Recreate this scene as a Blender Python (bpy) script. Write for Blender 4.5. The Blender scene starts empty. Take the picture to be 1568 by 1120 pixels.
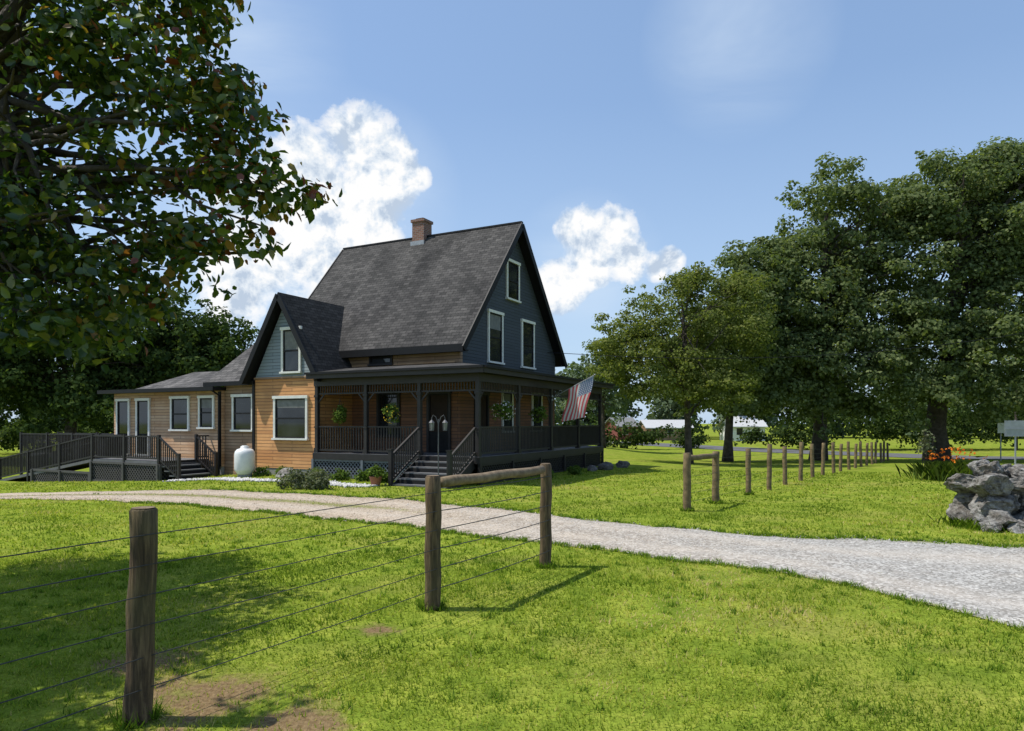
import bpy, math, random
import numpy as np
from mathutils import Vector, Matrix, noise as mn
import bmesh
random.seed(7); RNG=np.random.default_rng(11)
C=bpy.context.scene.collection
scene=bpy.context.scene
scene.view_settings.view_transform='Standard'; scene.view_settings.look='None'; scene.view_settings.exposure=0

# ---------------------------------------------------------------- helpers
def ss(a,b,x):
    t=np.clip((x-a)/(b-a),0,1); return t*t*(3-2*t)
def G(X,Y):
    X=np.asarray(X,float);Y=np.asarray(Y,float)
    return (-.024*np.clip(Y-8,0,13)-.05*np.clip(-X-9,0,13)*ss(12,24,Y)-.026*np.clip(Y-23,0,30)*ss(4,14,X))
def g(x,y): return float(G(x,y))

def empty(name,loc=(0,0,0),rz=0):
    e=bpy.data.objects.new(name,None); e.location=loc; e.rotation_euler=(0,0,rz); e.empty_display_size=.3
    C.objects.link(e); return e

class MB:
    def __init__(s): s.v=[];s.f=[];s.m=[]
    def add(s,vs,fs,m=0):
        o=len(s.v); s.v+= [tuple(p) for p in vs]; s.f+=[tuple(i+o for i in f) for f in fs]; s.m+=[m]*len(fs)
    def box(s,x0,x1,y0,y1,z0,z1,m=0):
        x0,x1=min(x0,x1),max(x0,x1);y0,y1=min(y0,y1),max(y0,y1);z0,z1=min(z0,z1),max(z0,z1)
        s.add([(x0,y0,z0),(x1,y0,z0),(x1,y1,z0),(x0,y1,z0),(x0,y0,z1),(x1,y0,z1),(x1,y1,z1),(x0,y1,z1)],
          [(0,3,2,1),(4,5,6,7),(0,1,5,4),(1,2,6,5),(2,3,7,6),(3,0,4,7)],m)
    def beam(s,p,q,w,h,m=0,up=(0,0,1)):
        p=Vector(p);q=Vector(q);d=(q-p).normalized();up=Vector(up)
        if abs(d.dot(up))>.99: up=Vector((0,1,0))
        r=d.cross(up).normalized();u=r.cross(d)
        vs=[]
        for c in (p,q):
            for a,b in ((-1,-1),(1,-1),(1,1),(-1,1)): vs.append(c+r*a*w/2+u*b*h/2)
        s.add(vs,[(0,1,2,3),(7,6,5,4),(0,4,5,1),(1,5,6,2),(2,6,7,3),(3,7,4,0)],m)
    def tube(s,pts,rad,n=8,m=0,cap=True):
        pts=[Vector(p) for p in pts]; rings=[]
        ref=Vector((.3,.9,.2))
        for i,p in enumerate(pts):
            d=(pts[min(i+1,len(pts)-1)]-pts[max(i-1,0)])
            if d.length<1e-9: d=Vector((0,0,1))
            d.normalize(); a=d.cross(ref)
            if a.length<.05: a=d.cross(Vector((1,0,0)))
            a.normalize(); b=d.cross(a)
            r=rad[i] if hasattr(rad,'__len__') else rad
            rings.append([p+(a*math.cos(t*2*math.pi/n)+b*math.sin(t*2*math.pi/n))*r for t in range(n)])
        vs=[q for r in rings for q in r]; fs=[]
        for i in range(len(pts)-1):
            for t in range(n):
                fs.append((i*n+t,i*n+(t+1)%n,(i+1)*n+(t+1)%n,(i+1)*n+t))
        if cap: fs.append(tuple(range(n))[::-1]); fs.append(tuple((len(pts)-1)*n+t for t in range(n)))
        s.add(vs,fs,m)
    def poly(s,pts,m=0): s.add(pts,[tuple(range(len(pts)))],m)
    def slab(s,pts,th,m=0,m2=None):
        n=len(pts); lo=[(p[0],p[1],p[2]-th) for p in pts]
        s.add(pts,[tuple(range(n))],m)
        s.add(lo,[tuple(range(n))[::-1]],m if m2 is None else m2)
        for i in range(n):
            j=(i+1)%n; s.add([pts[i],pts[j],lo[j],lo[i]],[(0,1,2,3)],m if m2 is None else m2)
    def obj(s,name,mats,parent=None,smooth=False,loc=None):
        me=bpy.data.meshes.new(name); me.from_pydata(s.v,[],s.f)
        for mt in mats: me.materials.append(mt)
        me.polygons.foreach_set('material_index',s.m)
        if smooth: me.polygons.foreach_set('use_smooth',[True]*len(s.f))
        bm=bmesh.new();bm.from_mesh(me);bmesh.ops.recalc_face_normals(bm,faces=bm.faces);bm.to_mesh(me);bm.free()
        o=bpy.data.objects.new(name,me); C.objects.link(o)
        if parent: o.parent=parent
        if loc: o.location=loc
        return o

def scatter(name,tv,tf,pos,T,B,N,s,mat,rnd,parent=None,smooth=False):
    tv=np.array(tv,float); n=len(pos); k=len(tv)
    s=np.asarray(s,float)
    if s.ndim==1: s=np.stack([s,s,s],1)
    V=(pos[:,None,:]+T[:,None,:]*(tv[None,:,0]*s[:,0:1])[:,:,None]+B[:,None,:]*(tv[None,:,1]*s[:,1:2])[:,:,None]+N[:,None,:]*(tv[None,:,2]*s[:,2:3])[:,:,None]).reshape(-1,3)
    fl=np.concatenate([np.array(f) for f in tf]); ln=np.array([len(f) for f in tf])
    loops=(fl[None,:]+(np.arange(n)*k)[:,None]).ravel()
    tot=np.tile(ln,n); st=np.concatenate([[0],np.cumsum(tot)[:-1]])
    me=bpy.data.meshes.new(name)
    me.vertices.add(n*k); me.vertices.foreach_set('co',V.astype(np.float32).ravel())
    me.loops.add(len(loops)); me.loops.foreach_set('vertex_index',loops.astype(np.int32))
    me.polygons.add(len(tot)); me.polygons.foreach_set('loop_start',st.astype(np.int32)); me.polygons.foreach_set('loop_total',tot.astype(np.int32))
    if smooth: me.polygons.foreach_set('use_smooth',np.ones(len(tot),bool))
    me.materials.append(mat)
    me.update(calc_edges=True)
    at=me.attributes.new('rnd','FLOAT','POINT'); at.data.foreach_set('value',np.repeat(rnd,k).astype(np.float32))
    o=bpy.data.objects.new(name,me); C.objects.link(o)
    if parent: o.parent=parent
    return o
def unit(n,rng=RNG):
    v=rng.normal(size=(n,3)); return v/np.linalg.norm(v,axis=1,keepdims=True)
def nrm(v): return v/(np.linalg.norm(v,axis=1,keepdims=True)+1e-9)
def frames(Nv,rng=RNG):
    r=unit(len(Nv),rng); T=nrm(np.cross(Nv,r)); B=np.cross(Nv,T); return T,B

# ---------------------------------------------------------------- materials
def newmat(name):
    m=bpy.data.materials.new(name); m.use_nodes=True; nt=m.node_tree
    b=nt.nodes['Principled BSDF']; return m,nt,b
def nd(nt,t,**k):
    n=nt.nodes.new(t)
    for a,v in k.items(): setattr(n,a,v)
    return n
def L(nt,a,b): nt.links.new(a,b)
def math_(nt,op,a,b=None,c=None,clamp=False):
    n=nt.nodes.new('ShaderNodeMath'); n.operation=op; n.use_clamp=clamp
    for i,x in enumerate((a,b,c)):
        if x is None: continue
        if isinstance(x,(int,float)): n.inputs[i].default_value=x
        else: nt.links.new(x,n.inputs[i])
    return n.outputs[0]
def mixc(nt,f,a,b,blend='MIX'):
    n=nt.nodes.new('ShaderNodeMix'); n.data_type='RGBA'; n.blend_type=blend
    for i,x in ((0,f),(6,a),(7,b)):
        if isinstance(x,(int,float)): n.inputs[i].default_value=x
        elif isinstance(x,(tuple,list)): n.inputs[i].default_value=(*x[:3],1)
        else: nt.links.new(x,n.inputs[i])
    return n.outputs[2]
def ramp(nt,x,stops):
    n=nt.nodes.new('ShaderNodeValToRGB'); r=n.color_ramp
    while len(r.elements)<len(stops): r.elements.new(.5)
    for e,(p,c) in zip(r.elements,stops):
        e.position=p; e.color=(*c,1) if hasattr(c,'__len__') else (c,c,c,1)
    nt.links.new(x,n.inputs[0]); return n.outputs[0]
def noise_(nt,vec,scale,detail=4,rough=.55,dist=0):
    n=nt.nodes.new('ShaderNodeTexNoise'); n.inputs['Scale'].default_value=scale; n.inputs['Detail'].default_value=detail
    n.inputs['Roughness'].default_value=rough; n.inputs['Distortion'].default_value=dist
    if vec is not None: nt.links.new(vec,n.inputs['Vector'])
    return n.outputs['Fac']
def objc(nt): return nt.nodes.new('ShaderNodeTexCoord').outputs['Object']
def bump(nt,b,h,strength=.5,dist=.02):
    n=nt.nodes.new('ShaderNodeBump'); n.inputs['Strength'].default_value=strength; n.inputs['Distance'].default_value=dist
    nt.links.new(h,n.inputs['Height']); nt.links.new(n.outputs[0],b.inputs['Normal'])
def plain(name,c,rough=.6,var=.25,scale=6,spec=.4,metal=0,bmp=.0):
    m,nt,b=newmat(name); v=objc(nt); n=noise_(nt,v,scale,4)
    lo=tuple(x*(1-var) for x in c); hi=tuple(min(1,x*(1+var)) for x in c)
    L(nt,ramp(nt,n,[(.3,lo),(.7,hi)]),b.inputs['Base Color'])
    b.inputs['Roughness'].default_value=rough; b.inputs['Metallic'].default_value=metal
    b.inputs['Specular IOR Level'].default_value=spec
    if bmp: bump(nt,b,noise_(nt,v,scale*6,4),bmp,.02)
    return m
def siding(name,c1,c2,board=.125,mort=(.02,.02,.02),stain=.35,stc=(.05,.045,.04)):
    m,nt,b=newmat(name); v=objc(nt); s=nd(nt,'ShaderNodeSeparateXYZ'); L(nt,v,s.inputs[0])
    h=math_(nt,'ADD',s.outputs[0],s.outputs[1])
    cb=nd(nt,'ShaderNodeCombineXYZ'); L(nt,h,cb.inputs[0]); L(nt,s.outputs[2],cb.inputs[1])
    br=nd(nt,'ShaderNodeTexBrick'); L(nt,cb.outputs[0],br.inputs['Vector'])
    br.inputs['Color1'].default_value=(*c1,1);br.inputs['Color2'].default_value=(*c2,1);br.inputs['Mortar'].default_value=(*mort,1)
    br.inputs['Scale'].default_value=1;br.inputs['Brick Width'].default_value=2.7;br.inputs['Row Height'].default_value=board
    br.inputs['Mortar Size'].default_value=.011;br.inputs['Mortar Smooth'].default_value=.4; br.offset=.37
    mp=nd(nt,'ShaderNodeMapping'); L(nt,cb.outputs[0],mp.inputs[0]); mp.inputs['Scale'].default_value=(.8,9,1)
    gr=noise_(nt,mp.outputs[0],3,5)
    st=noise_(nt,v,1.3,5)
    c=mixc(nt,ramp(nt,gr,[(.35,0.0),(.75,.35)]),br.outputs['Color'],stc)
    c=mixc(nt,ramp(nt,st,[(.45,0.0),(.75,stain)]),c,stc)
    L(nt,c,b.inputs['Base Color']); b.inputs['Roughness'].default_value=.7
    fr=math_(nt,'FRACT',math_(nt,'DIVIDE',s.outputs[2],board)); fr=math_(nt,'SUBTRACT',1.0,fr)
    bump(nt,b,fr,.9,.02); return m
def shingle(name,axis,base=.07):
    m,nt,b=newmat(name); v=objc(nt); s=nd(nt,'ShaderNodeSeparateXYZ'); L(nt,v,s.inputs[0])
    cb=nd(nt,'ShaderNodeCombineXYZ'); L(nt,s.outputs[axis],cb.inputs[0]); L(nt,math_(nt,'MULTIPLY',s.outputs[2],1.3),cb.inputs[1])
    br=nd(nt,'ShaderNodeTexBrick'); L(nt,cb.outputs[0],br.inputs['Vector'])
    w=base
    br.inputs['Color1'].default_value=(w*.72,w*.70,w*.68,1);br.inputs['Color2'].default_value=(w*1.4,w*1.33,w*1.28,1);br.inputs['Mortar'].default_value=(w*.3,w*.3,w*.3,1)
    br.inputs['Scale'].default_value=1;br.inputs['Brick Width'].default_value=.31;br.inputs['Row Height'].default_value=.15
    br.inputs['Mortar Size'].default_value=.012;br.inputs['Mortar Smooth'].default_value=.5
    mp=nd(nt,'ShaderNodeMapping'); L(nt,v,mp.inputs[0]); mp.inputs['Scale'].default_value=(1,.35,.35)
    n=noise_(nt,mp.outputs[0],.9,5,.6); n2=noise_(nt,v,14,3)
    c=mixc(nt,1.0,br.outputs['Color'],ramp(nt,n,[(.3,(.62,.62,.63)),(.7,(1.38,1.36,1.33))]),'MULTIPLY')
    c=mixc(nt,1.0,c,ramp(nt,n2,[(.3,.75),(.7,1.25)]),'MULTIPLY')
    L(nt,c,b.inputs['Base Color']); b.inputs['Roughness'].default_value=.95; b.inputs['Specular IOR Level'].default_value=.15
    bump(nt,b,br.outputs['Fac'],-.5,.015); return m
def leafmat(name,stops,trans=.35,gloss=0.0,tint=(1.5,1.6,.6)):
    m,nt,b=newmat(name); nt.nodes.remove(b); a=nd(nt,'ShaderNodeAttribute',attribute_name='rnd')
    c=ramp(nt,a.outputs['Fac'],stops)
    df=nd(nt,'ShaderNodeBsdfDiffuse'); L(nt,c,df.inputs[0])
    t=nd(nt,'ShaderNodeBsdfTranslucent'); L(nt,mixc(nt,1.0,c,tint,'MULTIPLY'),t.inputs[0])
    mx=nd(nt,'ShaderNodeMixShader'); mx.inputs[0].default_value=trans
    L(nt,df.outputs[0],mx.inputs[1]);L(nt,t.outputs[0],mx.inputs[2]); o_=mx.outputs[0]
    if gloss:
        gl=nd(nt,'ShaderNodeBsdfGlossy'); gl.inputs['Roughness'].default_value=.38; gl.inputs['Color'].default_value=(.8,.85,.85,1)
        m2=nd(nt,'ShaderNodeMixShader'); m2.inputs[0].default_value=gloss; L(nt,o_,m2.inputs[1]);L(nt,gl.outputs[0],m2.inputs[2]); o_=m2.outputs[0]
    L(nt,o_,nt.nodes['Material Output'].inputs[0]); return m

def mk_lawn():
    m,nt,b=newmat('lawn'); nt.nodes.remove(b); geo=nd(nt,'ShaderNodeNewGeometry'); p=geo.outputs['Position']
    n1=noise_(nt,p,.55,3,.6); n2=noise_(nt,p,2.3,4,.65)
    c=ramp(nt,n2,[(.3,(.10,.155,.018)),(.5,(.20,.26,.032)),(.72,(.32,.35,.055))])
    c=mixc(nt,ramp(nt,n1,[(.48,0.0),(.7,.6)]),c,(.29,.265,.07))
    soil=None
    for (x,y,r) in ((-1.9,4.25,.75),(-1.25,3.9,.5),(-2.6,4.9,.5),(-1.1,5.6,.35)):
        d=nd(nt,'ShaderNodeVectorMath',operation='DISTANCE'); L(nt,p,d.inputs[0]); d.inputs[1].default_value=(x,y,0)
        q=math_(nt,'SUBTRACT',1.0,math_(nt,'DIVIDE',d.outputs['Value'],r),clamp=True)
        soil=q if soil is None else math_(nt,'MAXIMUM',soil,q)
    sm=math_(nt,'ADD',math_(nt,'MULTIPLY',soil,.7),math_(nt,'MULTIPLY',math_(nt,'SUBTRACT',n2,.5),1.3))
    sf=ramp(nt,sm,[(.22,0.0),(.46,.9)])
    f=noise_(nt,p,30,3,.7)
    c=mixc(nt,1.0,c,ramp(nt,f,[(.3,.6),(.7,1.25)]),'MULTIPLY')
    so=ramp(nt,f,[(.3,(.12,.07,.04)),(.7,(.27,.18,.11))])
    c=mixc(nt,sf,c,so)
    df=nd(nt,'ShaderNodeBsdfDiffuse'); L(nt,c,df.inputs[0]); bump(nt,df,f,.7,.03)
    L(nt,df.outputs[0],nt.nodes['Material Output'].inputs[0]); return m
M_lawn=mk_lawn()
M_blade=leafmat('grass_blade',[(0,(.07,.12,.014)),(.3,(.15,.22,.023)),(.6,(.245,.31,.038)),(.85,(.39,.38,.075)),(1,(.50,.41,.19))],.4,tint=(1.3,1.35,.65))
M_tuft=leafmat('tuft_blade',[(0,(.055,.11,.013)),(.6,(.12,.21,.022)),(1,(.24,.32,.045))],.4,tint=(1.3,1.35,.65))

def mk_gravel():
    m,nt,b=newmat('gravel'); nt.nodes.remove(b); geo=nd(nt,'ShaderNodeNewGeometry'); p=geo.outputs['Position']
    uv=nd(nt,'ShaderNodeUVMap'); s=nd(nt,'ShaderNodeSeparateXYZ'); L(nt,uv.outputs[0],s.inputs[0])
    sp=nd(nt,'ShaderNodeSeparateXYZ'); L(nt,p,sp.inputs[0])
    vo=nd(nt,'ShaderNodeTexVoronoi'); vo.inputs['Scale'].default_value=38; L(nt,p,vo.inputs['Vector'])
    bw=nd(nt,'ShaderNodeRGBToBW'); L(nt,vo.outputs['Color'],bw.inputs[0])
    n1=noise_(nt,p,1.1,5,.65); n2=noise_(nt,p,5,5,.75)
    grey=ramp(nt,bw.outputs[0],[(.2,(.22,.21,.19)),(.5,(.345,.33,.305)),(.85,(.50,.485,.45))])
    tan=ramp(nt,bw.outputs[0],[(.2,(.27,.205,.145)),(.5,(.41,.335,.25)),(.85,(.57,.48,.375))])
    f=math_(nt,'MULTIPLY_ADD',sp.outputs[0],-.13,.62,clamp=True)
    f=math_(nt,'ADD',f,math_(nt,'MULTIPLY',math_(nt,'SUBTRACT',n1,.5),1.0),clamp=True)
    c=mixc(nt,f,grey,tan)
    c=mixc(nt,1.0,c,ramp(nt,n2,[(.3,.72),(.7,1.2)]),'MULTIPLY')
    av=math_(nt,'ABSOLUTE',math_(nt,'SUBTRACT',s.outputs[1],.5))
    tr=math_(nt,'SUBTRACT',1.0,math_(nt,'MULTIPLY',math_(nt,'ABSOLUTE',math_(nt,'SUBTRACT',av,.24)),7.0),clamp=True)
    c=mixc(nt,math_(nt,'MULTIPLY',tr,.35),c,(.54,.475,.40))
    cen=math_(nt,'SUBTRACT',1.0,math_(nt,'MULTIPLY',av,7.0))
    cen=math_(nt,'MULTIPLY',cen,math_(nt,'MULTIPLY_ADD',sp.outputs[0],-.35,-.3,clamp=True))
    edge=math_(nt,'MULTIPLY',math_(nt,'SUBTRACT',math_(nt,'MULTIPLY',av,2.0),.88),7.0)
    w=math_(nt,'ADD',math_(nt,'MAXIMUM',cen,edge),math_(nt,'MULTIPLY',math_(nt,'SUBTRACT',n2,.5),2.2))
    c=mixc(nt,ramp(nt,w,[(.35,0.0),(.75,.8)]),c,ramp(nt,n2,[(.3,(.10,.12,.03)),(.7,(.25,.25,.08))]))
    df=nd(nt,'ShaderNodeBsdfDiffuse'); L(nt,c,df.inputs[0])
    bump(nt,df,bw.outputs[0],.6,.02); L(nt,df.outputs[0],nt.nodes['Material Output'].inputs[0]); return m
M_gravel=mk_gravel()
def mk_peb(name,a_,b_,c_):
    m,nt,b=newmat(name); a=nd(nt,'ShaderNodeAttribute',attribute_name='rnd')
    L(nt,ramp(nt,a.outputs['Fac'],[(0,a_),(.5,b_),(1,c_)]),b.inputs['Base Color']); b.inputs['Roughness'].default_value=.85; return m
M_peb=mk_peb('pebble',(.22,.21,.19),(.36,.345,.32),(.54,.52,.49))
M_pebt=mk_peb('tan_pebble',(.24,.18,.12),(.40,.33,.245),(.56,.49,.39))
M_pebw=mk_peb('white_pebble',(.35,.34,.33),(.5,.49,.47),(.7,.69,.67))

M_blue=siding('blue_siding_shaded',(.036,.047,.057),(.047,.059,.071),stain=.15,mort=(.01,.012,.015),stc=(.03,.033,.038))  # dark copy of the blue-grey siding, gable shade put into its colour
M_bluelit=siding('blue_siding_lit',(.19,.235,.26),(.25,.29,.31),stain=.15,mort=(.04,.05,.06),stc=(.14,.16,.17))  # pale copy of the same siding, sunlight on the wing put into its colour
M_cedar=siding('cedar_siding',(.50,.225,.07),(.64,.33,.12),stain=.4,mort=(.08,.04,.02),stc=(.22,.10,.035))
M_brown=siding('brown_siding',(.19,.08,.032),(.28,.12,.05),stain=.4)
M_weath=siding('weathered_siding',(.46,.27,.135),(.58,.40,.25),stain=.7,mort=(.09,.055,.035),stc=(.30,.14,.055))
M_tan=siding('tan_siding',(.27,.165,.09),(.37,.25,.155),stain=.5,mort=(.05,.035,.025),stc=(.15,.07,.03))
M_shx=shingle('roof_shingle',0,.062); M_shy=shingle('roof_shingle_side',1,.042); M_shl=shingle('roof_shingle_light',0,.095)
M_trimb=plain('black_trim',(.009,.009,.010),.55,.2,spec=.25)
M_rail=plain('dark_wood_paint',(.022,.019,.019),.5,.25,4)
M_white=plain('white_trim',(.68,.68,.64),.5,.08)
M_deck=plain('deck_grey',(.13,.13,.135),.6,.2,3)
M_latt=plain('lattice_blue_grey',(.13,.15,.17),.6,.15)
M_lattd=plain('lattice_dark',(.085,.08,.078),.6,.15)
M_conc=plain('foundation_concrete',(.26,.26,.26),.85,.2,4,bmp=.4)
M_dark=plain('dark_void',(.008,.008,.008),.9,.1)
M_door=plain('dark_door',(.03,.018,.012),.6,.3,3,spec=.2)
m,nt,b=newmat('window_glass'); M_glass=m
L(nt,ramp(nt,noise_(nt,objc(nt),.9,3),[(.35,(.008,.009,.011)),(.7,(.035,.038,.042))]),b.inputs['Base Color']); b.inputs['Roughness'].default_value=.05; b.inputs['Specular IOR Level'].default_value=.6
M_blind=plain('roller_blind',(.16,.165,.16),.8,.2)
def mk_brick():
    m,nt,b=newmat('chimney_brick'); v=objc(nt); s=nd(nt,'ShaderNodeSeparateXYZ'); L(nt,v,s.inputs[0])
    cb=nd(nt,'ShaderNodeCombineXYZ'); L(nt,math_(nt,'ADD',s.outputs[0],s.outputs[1]),cb.inputs[0]); L(nt,s.outputs[2],cb.inputs[1])
    br=nd(nt,'ShaderNodeTexBrick'); L(nt,cb.outputs[0],br.inputs['Vector']); br.inputs['Scale'].default_value=1
    br.inputs['Color1'].default_value=(.15,.065,.045,1);br.inputs['Color2'].default_value=(.25,.115,.08,1);br.inputs['Mortar'].default_value=(.24,.21,.19,1)
    br.inputs['Brick Width'].default_value=.21;br.inputs['Row Height'].default_value=.08;br.inputs['Mortar Size'].default_value=.01
    L(nt,br.outputs['Color'],b.inputs['Base Color']); b.inputs['Roughness'].default_value=.9; return m
M_brick=mk_brick()
def mk_wood():
    m,nt,b=newmat('fence_wood'); v=objc(nt); mp=nd(nt,'ShaderNodeMapping'); L(nt,v,mp.inputs[0]); mp.inputs['Scale'].default_value=(9,9,.9)
    n=noise_(nt,mp.outputs[0],4,6,.65,.4); n2=noise_(nt,v,3,4)
    c=ramp(nt,n,[(.3,(.018,.010,.005)),(.48,(.075,.045,.022)),(.68,(.21,.14,.07))])
    c=mixc(nt,ramp(nt,n2,[(.4,0.0),(.7,.5)]),c,(.10,.085,.035)); L(nt,c,b.inputs['Base Color']); b.inputs['Roughness'].default_value=.8
    bump(nt,b,n,.9,.018); return m
M_wood=mk_wood()
def mk_woodh():
    m,nt,b=newmat('fence_rail_wood'); v=objc(nt); n=noise_(nt,v,14,6,.65)
    L(nt,ramp(nt,n,[(.3,(.10,.065,.035)),(.7,(.27,.20,.12))]),b.inputs['Base Color']); b.inputs['Roughness'].default_value=.8; bump(nt,b,n,.5,.01); return m
M_woodh=mk_woodh()
M_woodl=plain('fence_wood_weathered',(.17,.12,.06),.8,.4,9,bmp=.4)
M_wire=plain('fence_wire',(.035,.035,.035),.5,.2,metal=.2)
M_bark=plain('bark',(.06,.048,.038),.9,.5,5,bmp=.8)
def mk_rock():
    m,nt,b=newmat('limestone'); geo=nd(nt,'ShaderNodeNewGeometry'); v=geo.outputs['Position']; n=noise_(nt,v,6.5,7,.7,.5); n2=noise_(nt,v,2.4,4)
    c=ramp(nt,n,[(.38,(.03,.027,.024)),(.47,(.15,.14,.125)),(.57,(.27,.26,.24)),(.72,(.46,.45,.42))])
    c=mixc(nt,ramp(nt,n2,[(.45,0.0),(.65,.6)]),c,(.15,.125,.095)); L(nt,c,b.inputs['Base Color']); b.inputs['Roughness'].default_value=.9
    bump(nt,b,n,1.0,.09); return m
M_rock=mk_rock()
M_steel=plain('galvanised_metal',(.32,.33,.35),.5,.15,metal=.4)
M_tank=plain('white_enamel',(.72,.73,.72),.35,.06)
M_leafnear=leafmat('near_leaf',[(0,(.018,.036,.009)),(.4,(.036,.070,.014)),(.72,(.085,.13,.022)),(.87,(.18,.18,.03)),(.935,(.22,.12,.03)),(1,(.16,.04,.02))],.45,.04)
M_leafoak=leafmat('oak_leaf',[(0,(.055,.080,.034)),(.5,(.115,.150,.060)),(1,(.21,.24,.115))],.36)
M_leafmid=leafmat('olive_leaf',[(0,(.070,.095,.024)),(.5,(.135,.165,.045)),(1,(.23,.24,.08))],.38)
M_leafdk=leafmat('dark_leaf',[(0,(.022,.040,.014)),(.5,(.046,.074,.024)),(1,(.095,.13,.04))],.3)
M_leaffar=leafmat('far_leaf',[(0,(.08,.11,.065)),(.5,(.12,.16,.09)),(1,(.16,.20,.12))],.25)
M_shrub=leafmat('shrub_leaf',[(0,(.07,.09,.04)),(.6,(.14,.16,.09)),(1,(.22,.22,.15))],.25)
M_plant=leafmat('plant_leaf',[(0,(.05,.09,.02)),(.6,(.10,.16,.03)),(1,(.17,.22,.05))],.3)
M_fl_w=leafmat('white_flower',[(0,(.6,.55,.58)),(1,(.85,.85,.85))],.2,tint=(1,1,1))
M_fl_o=leafmat('orange_flower',[(0,(.6,.12,.02)),(1,(.75,.24,.03))],.2,tint=(1,1,1))
M_fl_y=leafmat('yellow_flower',[(0,(.7,.45,.03)),(1,(.8,.65,.1))],.2,tint=(1,1,1))

# ---------------------------------------------------------------- ground
def axis_(lo,hi,fine_lo,fine_hi,step,grow=1.18):
    a=list(np.arange(fine_lo,fine_hi+1e-6,step)); s=step;x=fine_hi
    while x<hi: s*=grow; x+=s; a.append(x)
    s=step;x=fine_lo
    while x>lo: s*=grow; x-=s; a.insert(0,x)
    return np.array(a)
xs=axis_(-700,700,-28,36,.5);ys=axis_(-150,1200,-4,56,.5)
XX,YY=np.meshgrid(xs,ys); ZZ=G(XX,YY)
nx,ny=len(xs),len(ys)
vs=np.stack([XX.ravel(),YY.ravel(),ZZ.ravel()],1)
fs=[(j*nx+i,j*nx+i+1,(j+1)*nx+i+1,(j+1)*nx+i) for j in range(ny-1) for i in range(nx-1)]
me=bpy.data.meshes.new('ground'); me.from_pydata(vs.tolist(),[],fs); me.materials.append(M_lawn)
me.polygons.foreach_set('use_smooth',[True]*len(fs))
o=bpy.data.objects.new('ground',me); C.objects.link(o)

loE=np.array([(-60,31),(-28,23.5),(-14.2,18.8),(-7.17,15.4),(-4.3,13.5),(-1.61,11.6),(.15,10.05),(1.8,8.8),(3.06,7.7),(3.77,6.5),(4.3,5.5),(5.2,4.3),(7,3.0),(12,1.0),(30,-3)])
upE=np.array([(-60,38),(-28,28.6),(-17.9,23.6),(-8.9,20.2),(-6.2,18.9),(-3.03,17.2),(.215,14.1),(2.41,11.7),(4.17,10.5),(5.9,10.05),(7.15,9.6),(9.5,9.7),(14,10.5),(30,12)])
def wob(x,ph): return .10*np.sin(x*2.3+ph)+.06*np.sin(x*5.7+ph*2)+.035*np.sin(x*13.1+ph*3)
def ylo(x): return np.interp(x,loE[:,0],loE[:,1])+wob(x,0)
def yup(x): return np.interp(x,upE[:,0],upE[:,1])+wob(x,1.7)
xd=np.concatenate([np.arange(-60,-20,1.0),np.arange(-20,12,.1),np.arange(12,30.1,1.0)]); nv=30
V=[];UVv=[]
for x in xd:
    a=float(ylo(x));b_=float(yup(x))
    for k in range(nv+1):
        t=k/nv; y=a+(b_-a)*t; e=min(t,1-t)
        V.append((x,y,g(x,y)+.008+.014*min(1,e*12))); UVv.append((x,t))
F=[(i*(nv+1)+k,(i+1)*(nv+1)+k,(i+1)*(nv+1)+k+1,i*(nv+1)+k+1) for i in range(len(xd)-1) for k in range(nv)]
me=bpy.data.meshes.new('gravel_driveway'); me.from_pydata(V,[],F); me.materials.append(M_gravel)
uvl=me.uv_layers.new(name='UVMap')
for li,l in enumerate(me.loops): uvl.data[li].uv=UVv[l.vertex_index]
me.polygons.foreach_set('use_smooth',[True]*len(F))
o=bpy.data.objects.new('gravel_driveway',me); C.objects.link(o)
oct_v=[(1,0,0),(-1,0,0),(0,.8,0),(0,-.8,0),(0,0,.6),(0,0,-.6)]; oct_f=[(0,2,4),(2,1,4),(1,3,4),(3,0,4),(2,0,5),(1,2,5),(3,1,5),(0,3,5)]
n=70000
px=RNG.uniform(-16,13,n); py=RNG.uniform(3,21,n)
a=ylo(px);b_=yup(px); t=(py-a)/(b_-a); keep=(t>-.03)&(t<1.03)&(RNG.random(n)<np.where(px>-1,.8,.5)); px=px[keep];py=py[keep]
n=len(px); pos=np.stack([px,py,G(px,py)+.020],1); N=unit(n);T,B=frames(N); s=RNG.uniform(.005,.015,n)*np.clip(py/9,.8,1.7)
istan=RNG.random(n)<np.clip(.6-.13*px,0.1,1)
for nm,k_,mt in (('gravel_pebbles',~istan,M_peb),('gravel_pebbles',istan,M_pebt)):
    scatter(nm,oct_v,oct_f,pos[k_],T[k_],B[k_],N[k_],s[k_],mt,RNG.random(k_.sum()))

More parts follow.
